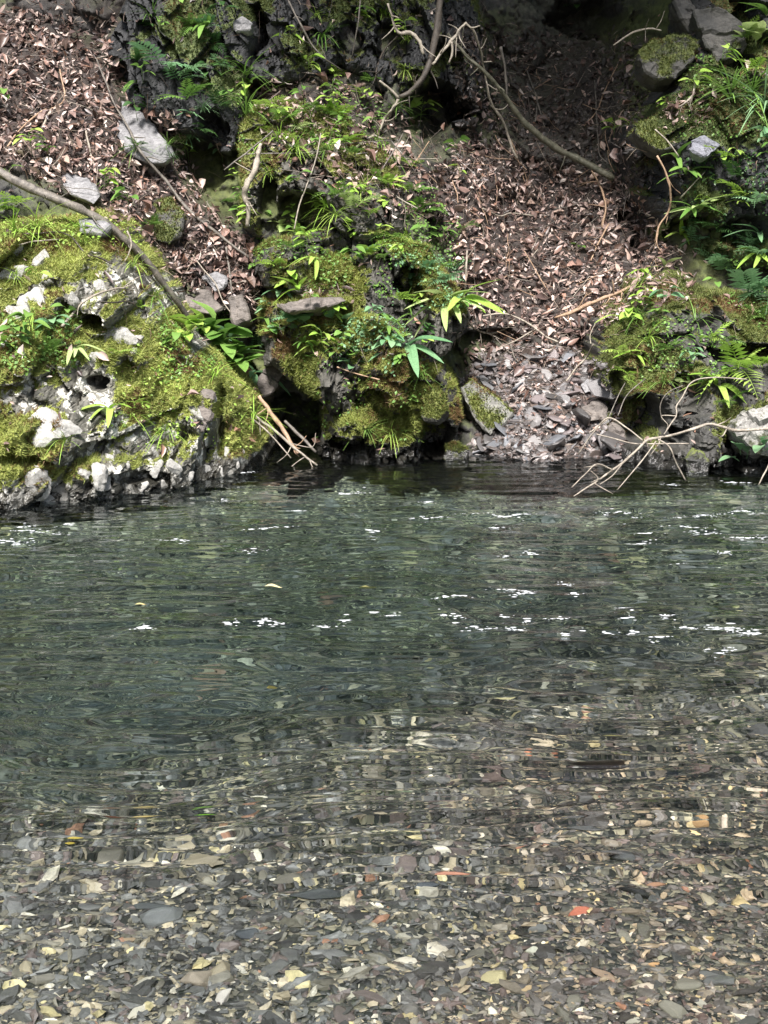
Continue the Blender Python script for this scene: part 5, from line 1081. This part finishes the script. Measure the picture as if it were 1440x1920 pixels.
PL = [
 # kind, px, py, size, tone, n, az, label
 ('broad', 400, 640, 66, 'mid', 22, 0.1, 'dense clump of broad green leaves between outcrop and buttress'), ('broad', 440, 690, 58, 'mid', 14, 0.3, 'drooping broad leaves at the lower edge of the dense clump'), ('broad', 345, 625, 56, 'bright', 12, -0.2, 'brighter broad leaves left of the dense clump'), ('heart', 430, 650, 50, 'cool', 8, 0.2, None), ('strap', 470, 700, 56, 'cool', 5, 0.5, None),
 ('heart', 575, 600, 54, 'cool', 10, 0.0, 'round cool-green leaves below the flat ledge slab'), ('heart', 540, 625, 40, 'cool', 5, -0.4, None), ('heart', 632, 612, 42, 'cool', 5, 0.4, None), ('broad', 655, 695, 34, 'cool', 5, 0.0, None), ('heart', 660, 672, 26, 'mid', 6, 0, None),
 ('strap', 835, 575, 78, 'pale', 9, -0.2, 'hanging strap-leaved fern lit pale on the buttress edge'), ('strap', 860, 570, 70, 'bright', 5, 0.8, None), ('strap', 770, 655, 70, 'cool', 6, 0.2, None), ('strap', 775, 520, 40, 'mid', 4, 0, None),
 ('fern', 478, 655, 46, 'cool', 3, 0.4, None), ('fern', 300, 125, 78, 'cool', 4, 0.6, 'lit cool-green fern arching from the dark upper left wall'), ('fern', 330, 150, 60, 'cool', 3, 0.9, None), ('fern', 345, 190, 55, 'mid', 4, 0.3, None),
 ('sprig', 530, 105, 44, 'bright', 5, 0.5, None), ('sprig', 740, 12, 46, 'bright', 7, 0.2, 'lit seedling hanging at the top edge of the bank'), ('sprig', 765, 18, 34, 'bright', 4, 0.6, None), ('sprig', 690, 50, 32, 'mid', 6, 0, None), ('sprig', 622, 185, 34, 'bright', 5, 0, None),
 ('fern', 500, 205, 56, 'bright', 4, 0.6, None), ('fern', 530, 230, 60, 'mid', 4, 0.7, None), ('sprig', 460, 195, 40, 'bright', 5, 0, None), ('sprig', 440, 215, 36, 'mid', 5, -0.4, None), ('fern', 640, 225, 46, 'bright', 4, 0.2, None), ('fern', 560, 240, 46, 'pale', 3, 0.8, None),
 ('strap', 655, 270, 50, 'bright', 6, 0, 'bright strap leaves on the litter above the ledge'), ('sprig', 640, 300, 36, 'mid', 5, 0, None), ('sprig', 785, 240, 50, 'bright', 7, 0.3, 'bright seedling under the dark cave right of the vine'), ('strap', 772, 225, 40, 'mid', 3, 0.4, None),
 ('sprig', 645, 378, 32, 'bright', 4, -0.2, None), ('fern', 665, 395, 48, 'pale', 4, 0.4, None), ('fern', 690, 402, 44, 'bright', 3, 0.7, None), ('strap', 715, 345, 34, 'bright', 3, 0, None), ('sprig', 470, 425, 40, 'bright', 5, 0.1, None), ('broad', 520, 430, 36, 'pale', 4, 0.2, None),
 ('fern', 600, 468, 40, 'bright', 4, -0.3, None), ('sprig', 640, 450, 40, 'bright', 6, 0.1, None), ('fern', 690, 480, 54, 'bright', 5, 0.5, None), ('fern', 720, 490, 50, 'mid', 4, 0.9, None), ('sprig', 660, 500, 34, 'mid', 6, 0, None), ('strap', 590, 490, 40, 'bright', 4, -0.5, None), ('fern', 560, 470, 36, 'mid', 4, 0, None),
 ('sprig', 550, 550, 46, 'bright', 5, 0, None), ('strap', 560, 545, 42, 'bright', 4, -0.5, None), ('fern', 520, 500, 46, 'bright', 4, 0, None), ('sprig', 500, 600, 34, 'cool', 5, 0, None), ('fern', 740, 610, 40, 'mid', 4, 0.3, None), ('sprig', 600, 660, 46, 'bright', 5, -0.2, None), ('strap', 590, 650, 46, 'bright', 3, -0.6, None),
 ('fern', 800, 510, 46, 'cool', 6, 0.4, None), ('fern', 830, 530, 46, 'cool', 6, 0.3, None), ('sprig', 770, 545, 34, 'cool', 6, 0, None), ('fern', 845, 500, 40, 'mid', 4, 0.4, None), ('sprig', 815, 420, 40, 'mid', 6, 0.2, None), ('fern', 790, 400, 50, 'mid', 5, 0.5, None), ('fern', 770, 360, 44, 'mid', 4, 0.6, None), ('sprig', 830, 460, 36, 'mid', 5, 0, None),
 ('grass', 770, 590, 60, 'mid', 3, -0.2, None), ('sprig', 700, 560, 30, 'mid', 6, 0, None), ('sprig', 730, 400, 32, 'bright', 5, 0, None),
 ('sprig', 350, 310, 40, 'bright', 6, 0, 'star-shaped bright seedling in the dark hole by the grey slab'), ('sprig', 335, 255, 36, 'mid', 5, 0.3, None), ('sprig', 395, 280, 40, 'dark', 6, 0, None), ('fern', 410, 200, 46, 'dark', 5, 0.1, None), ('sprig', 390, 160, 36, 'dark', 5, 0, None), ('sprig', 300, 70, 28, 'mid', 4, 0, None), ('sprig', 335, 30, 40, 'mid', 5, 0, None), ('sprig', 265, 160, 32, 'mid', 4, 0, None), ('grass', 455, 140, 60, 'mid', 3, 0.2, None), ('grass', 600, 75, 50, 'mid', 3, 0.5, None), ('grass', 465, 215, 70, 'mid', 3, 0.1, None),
 ('sprig', 60, 300, 46, 'bright', 6, 0, None), ('sprig', 90, 310, 34, 'mid', 5, 0, None), ('sprig', 195, 365, 44, 'bright', 6, 0.4, None), ('grass', 200, 350, 46, 'mid', 2, 0.4, None), ('sprig', 240, 400, 44, 'mid', 6, 0.2, None), ('sprig', 225, 375, 34, 'mid', 5, 0, None), ('fern', 30, 385, 50, 'bright', 5, 0, None), ('fern', 0, 400, 46, 'mid', 5, 0, None), ('sprig', 20, 360, 40, 'mid', 5, 0, None), ('grass', 70, 430, 70, 'bright', 4, -0.2, None), ('grass', 150, 430, 56, 'bright', 3, 0, None), ('grass', 30, 440, 60, 'bright', 3, -0.4, None), ('sprig', 10, 200, 36, 'mid', 5, 0, None),
 ('sprig', 60, 640, 50, 'mid', 8, 0, 'leafy clump on the left edge of the outcrop'), ('sprig', 25, 660, 48, 'mid', 8, 0, None), ('sprig', 100, 640, 46, 'cool', 8, 0.1, None), ('strap', 135, 655, 46, 'pale', 5, 0.1, None), ('fern', 90, 665, 44, 'mid', 5, 0.2, None), ('sprig', 120, 615, 40, 'mid', 6, 0.3, None), ('strap', 5, 640, 50, 'bright', 4, 0.3, None), ('grass', 60, 600, 46, 'bright', 3, 0, None),
 ('strap', 200, 770, 50, 'bright', 4, -0.2, 'pair of bright strap leaves low on the left outcrop'), ('fern', 220, 665, 52, 'bright', 3, 0.5, None), ('grass', 240, 780, 50, 'bright', 3, 0.3, None), ('grass', 290, 560, 50, 'mid', 3, 0.4, None), ('grass', 160, 460, 50, 'bright', 3, 0, None), ('fern', 250, 760, 36, 'bright', 3, 0.4, None), ('grass', 470, 780, 60, 'bright', 3, 0.5, None), ('grass', 400, 710, 54, 'bright', 3, 0.2, None), ('sprig', 330, 660, 40, 'mid', 6, 0, None), ('grass', 120, 830, 46, 'bright', 2, 0, None), ('grass', 310, 810, 50, 'bright', 3, 0, None),
 ('fern', 1172, 665, 52, 'bright', 4, -0.3, 'bright fern drooping from the left edge of the right shelf'), ('strap', 1190, 670, 46, 'bright', 3, 0.2, None), ('sprig', 1180, 620, 44, 'bright', 5, -0.4, None), ('strap', 1165, 600, 40, 'bright', 3, -0.3, None), ('grass', 1220, 640, 60, 'bright', 3, 0, None), ('fern', 1330, 640, 50, 'bright', 4, 0.4, None), ('fern', 1180, 705, 40, 'bright', 3, -0.2, None), ('sprig', 1290, 690, 36, 'cool', 6, 0, None), ('sprig', 1250, 585, 48, 'cool', 6, 0, 'pale cool seedling in the middle of the right shelf'), ('strap', 1205, 515, 34, 'bright', 6, 0, 'small bright rosette at the top of the right shelf'), ('strap', 1250, 505, 44, 'pale', 3, 0.7, None), ('sprig', 1280, 660, 30, 'mid', 6, 0, None),
 ('fern', 1380, 695, 84, 'bright', 7, -0.2, 'large bright fern spreading above the pale rounded boulder'), ('fern', 1430, 690, 76, 'bright', 5, 0.2, None), ('strap', 1340, 720, 66, 'bright', 4, -0.2, None), ('broad', 1300, 728, 44, 'pale', 4, -0.4, None), ('fern', 1370, 760, 60, 'mid', 3, 0, None), ('broad', 1400, 850, 46, 'cool', 5, 0, 'cool leaves hanging over the pale rounded boulder foot'), ('broad', 1435, 840, 40, 'cool', 4, 0.1, None),
 ('fern', 1370, 510, 70, 'cool', 5, -0.4, 'cool feathery fern leaning left under the right cliff'), ('fern', 1400, 555, 84, 'cool', 6, 0.0, 'large cool fern hanging at the right edge'), ('fern', 1440, 560, 80, 'cool', 5, -0.2, None), ('fern', 1340, 500, 50, 'cool', 4, -0.6, None), ('fern', 1430, 480, 60, 'cool', 4, -0.3, None),
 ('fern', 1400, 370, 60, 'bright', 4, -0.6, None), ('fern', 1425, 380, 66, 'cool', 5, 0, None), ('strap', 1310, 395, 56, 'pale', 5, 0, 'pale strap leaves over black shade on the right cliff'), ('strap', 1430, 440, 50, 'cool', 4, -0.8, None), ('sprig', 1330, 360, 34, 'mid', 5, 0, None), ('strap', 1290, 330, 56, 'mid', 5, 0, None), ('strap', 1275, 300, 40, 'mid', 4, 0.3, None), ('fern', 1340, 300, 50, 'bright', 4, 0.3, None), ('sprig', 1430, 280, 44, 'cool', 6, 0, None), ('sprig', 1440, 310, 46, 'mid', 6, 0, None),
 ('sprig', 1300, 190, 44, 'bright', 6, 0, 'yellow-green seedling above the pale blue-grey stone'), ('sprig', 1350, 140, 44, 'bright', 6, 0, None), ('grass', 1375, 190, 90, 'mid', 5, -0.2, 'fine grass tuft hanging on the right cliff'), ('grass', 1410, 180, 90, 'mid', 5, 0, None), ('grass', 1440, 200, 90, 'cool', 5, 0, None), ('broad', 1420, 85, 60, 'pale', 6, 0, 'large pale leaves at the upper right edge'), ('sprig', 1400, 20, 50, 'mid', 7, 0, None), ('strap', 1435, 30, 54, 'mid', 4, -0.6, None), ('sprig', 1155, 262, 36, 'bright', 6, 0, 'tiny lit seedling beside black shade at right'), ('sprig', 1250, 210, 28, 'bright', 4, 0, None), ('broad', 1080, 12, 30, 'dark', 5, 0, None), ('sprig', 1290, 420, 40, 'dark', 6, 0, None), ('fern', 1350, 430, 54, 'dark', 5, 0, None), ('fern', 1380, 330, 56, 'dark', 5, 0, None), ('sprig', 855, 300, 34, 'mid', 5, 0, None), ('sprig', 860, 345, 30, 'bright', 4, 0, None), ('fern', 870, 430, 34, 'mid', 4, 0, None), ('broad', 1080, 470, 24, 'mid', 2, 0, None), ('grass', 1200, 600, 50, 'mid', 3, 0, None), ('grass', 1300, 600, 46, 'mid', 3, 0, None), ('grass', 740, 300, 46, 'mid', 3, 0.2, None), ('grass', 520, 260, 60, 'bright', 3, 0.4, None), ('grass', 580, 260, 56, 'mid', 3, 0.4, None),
 ('fern', 600, 215, 44, 'mid', 4, 0.4, None), ('fern', 700, 330, 40, 'mid', 4, 0.3, None), ('sprig', 590, 300, 36, 'mid', 6, 0.1, None), ('fern', 730, 450, 40, 'mid', 5, 0.2, None), ('sprig', 700, 610, 34, 'cool', 8, 0, None), ('sprig', 725, 660, 34, 'cool', 8, 0, None), ('strap', 715, 590, 44, 'mid', 3, 0.3, None), ('sprig', 855, 590, 30, 'mid', 6, 0.2, None), ('sprig', 800, 640, 36, 'dark', 7, 0, None)]
for (kd, a, b, s, tn, n, az, lb) in PL: plant(kd, a, b, s, tn, n, lb, az)
for lo, hi_, k, kinds, tones in [((440, 140), (790, 470), 50, ('sprig', 'fern', 'grass', 'sprig'), ('mid', 'bright', 'bright')), ((480, 460), (830, 700), 34, ('sprig', 'fern', 'strap', 'sprig'), ('mid', 'bright', 'cool')), ((1180, 520), (1430, 740), 14, ('sprig', 'fern', 'grass'), ('mid', 'bright', 'mid')),
        ((1270, 60), (1440, 480), 16, ('sprig', 'strap', 'fern'), ('mid', 'cool', 'bright')), ((20, 400), (300, 760), 7, ('grass', 'sprig', 'fern'), ('bright', 'mid', 'bright')), ((560, 0), (780, 180), 8, ('sprig', 'grass'), ('mid', 'bright')), ((230, 0), (470, 330), 24, ('sprig', 'fern', 'grass', 'strap'), ('mid', 'dark', 'cool')), ((640, 680), (800, 820), 6, ('sprig', 'grass'), ('mid', 'bright'))]:
    for i in range(k):
        a, b = rng.uniform(lo, hi_); plant(kinds[i % len(kinds)], a, b, rng.uniform(24, 42), tones[int(rng.integers(len(tones)))], int(rng.integers(4, 7)), None, rng.normal(0, 0.4))

# creeping cover of tiny leaves on the rocks: a mass nobody could count
CV, CF = leaf_np(1, 0.7, 2, 0.1, 0.2); CV = CV-np.array([0.5, 0, 0])
cz = [((740, 480), (880, 580), 1200, 'cool'), ((640, 600), (770, 700), 900, 'cool'), ((480, 440), (760, 560), 1500, 'mid'), ((0, 600), (150, 700), 700, 'mid'), ((290, 580), (460, 720), 900, 'mid'), ((1200, 600), (1360, 720), 600, 'mid'), ((1280, 280), (1440, 480), 900, 'dark'), ((760, 340), (860, 560), 900, 'mid'), ((440, 180), (720, 300), 900, 'mid'), ((560, 640), (800, 830), 500, 'mid'), ((0, 420), (260, 480), 500, 'bright'), ((1360, 480), (1500, 620), 500, 'mid'), ((200, 640), (470, 850), 500, 'bright'), ((1280, 100), (1440, 260), 500, 'mid')]
Wv, Wf, Wc, off = [], [], [], 0
for lo, hi_, k, tn in cz:
    a = rng.uniform(lo, hi_, (k, 2)); a = a[fbm(a[:, 0]/40, a[:, 1]/40, 0*a[:, 0], 3, 99) > -0.08]
    p, n = hits(a, 0.4); m = len(p); M = frames(n+np.array([0, -0.3, 0.5])+rng.normal(0, 0.4, (m, 3)))*rng.uniform(0.012, 0.032, m)[:, None, None]
    W, FF = batch(CV, CF, M, p+n*rng.uniform(0.005, 0.035, (m, 1))); t = rng.random((m, 1)); g = GREENS[tn]
    Wv.append(W); Wf.append(FF[0]+off); off += len(W); Wc.append(np.repeat(np.array(g[0])*(1-t)+np.array(g[1])*t, len(CV), 0))
o = ob('creeping_plants', mesh('creeping_plants', np.vstack(Wv), np.vstack(Wf), leaf_mat('creeper_leaf', None, None, 0.45, 0.3, 'tint'), False, {'tint': np.vstack(Wc)}), kind='stuff'); tag(o, 'creeping ground cover of tiny green leaves on the rocks', 'ground cover')

# ================================================================== PAINTED GLINTS: white flecks standing for sky glints on the riffles
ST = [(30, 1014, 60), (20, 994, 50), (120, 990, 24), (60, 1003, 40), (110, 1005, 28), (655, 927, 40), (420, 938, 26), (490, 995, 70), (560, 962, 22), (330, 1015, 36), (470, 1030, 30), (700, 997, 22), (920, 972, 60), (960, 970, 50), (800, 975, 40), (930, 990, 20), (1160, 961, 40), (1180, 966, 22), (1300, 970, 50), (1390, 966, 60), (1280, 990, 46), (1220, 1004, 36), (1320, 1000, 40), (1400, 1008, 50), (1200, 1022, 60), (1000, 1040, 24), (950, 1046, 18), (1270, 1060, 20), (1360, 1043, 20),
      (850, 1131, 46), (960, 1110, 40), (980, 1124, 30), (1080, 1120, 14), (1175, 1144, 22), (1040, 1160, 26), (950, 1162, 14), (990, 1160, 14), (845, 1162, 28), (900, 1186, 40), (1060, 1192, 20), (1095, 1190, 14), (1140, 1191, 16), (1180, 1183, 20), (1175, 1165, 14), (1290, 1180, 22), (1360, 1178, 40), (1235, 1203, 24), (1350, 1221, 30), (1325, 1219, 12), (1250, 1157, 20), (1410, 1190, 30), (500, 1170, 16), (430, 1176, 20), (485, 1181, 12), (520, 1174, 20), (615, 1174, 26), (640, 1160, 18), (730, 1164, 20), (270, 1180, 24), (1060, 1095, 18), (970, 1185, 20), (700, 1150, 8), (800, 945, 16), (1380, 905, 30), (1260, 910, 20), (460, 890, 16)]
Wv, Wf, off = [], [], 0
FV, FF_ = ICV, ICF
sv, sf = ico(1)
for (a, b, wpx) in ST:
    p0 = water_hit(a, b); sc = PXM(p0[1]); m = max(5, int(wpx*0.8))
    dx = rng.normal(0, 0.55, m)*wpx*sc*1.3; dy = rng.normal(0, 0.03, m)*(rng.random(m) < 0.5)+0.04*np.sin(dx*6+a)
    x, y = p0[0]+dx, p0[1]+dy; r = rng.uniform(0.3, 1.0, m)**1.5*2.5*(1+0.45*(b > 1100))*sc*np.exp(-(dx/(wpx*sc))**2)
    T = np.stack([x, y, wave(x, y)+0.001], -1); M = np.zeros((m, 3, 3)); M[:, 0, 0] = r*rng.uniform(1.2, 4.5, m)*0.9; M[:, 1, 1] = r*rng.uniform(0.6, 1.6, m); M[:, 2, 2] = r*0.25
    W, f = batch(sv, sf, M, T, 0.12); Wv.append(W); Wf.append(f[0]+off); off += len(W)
o = ob('painted_glint', mesh('painted_glint', np.vstack(Wv), np.vstack(Wf), M_GLINT, True), kind='stuff'); tag(o, 'white painted flecks standing for sky glints along the riffles', 'painted_glint')

for o in COL.objects:
    if o.type == 'MESH':
        if o.name.startswith(('stream_bed', 'bed_', 'sunken')): o.cycles.is_caustics_receiver = True
water.cycles.is_caustics_caster = True
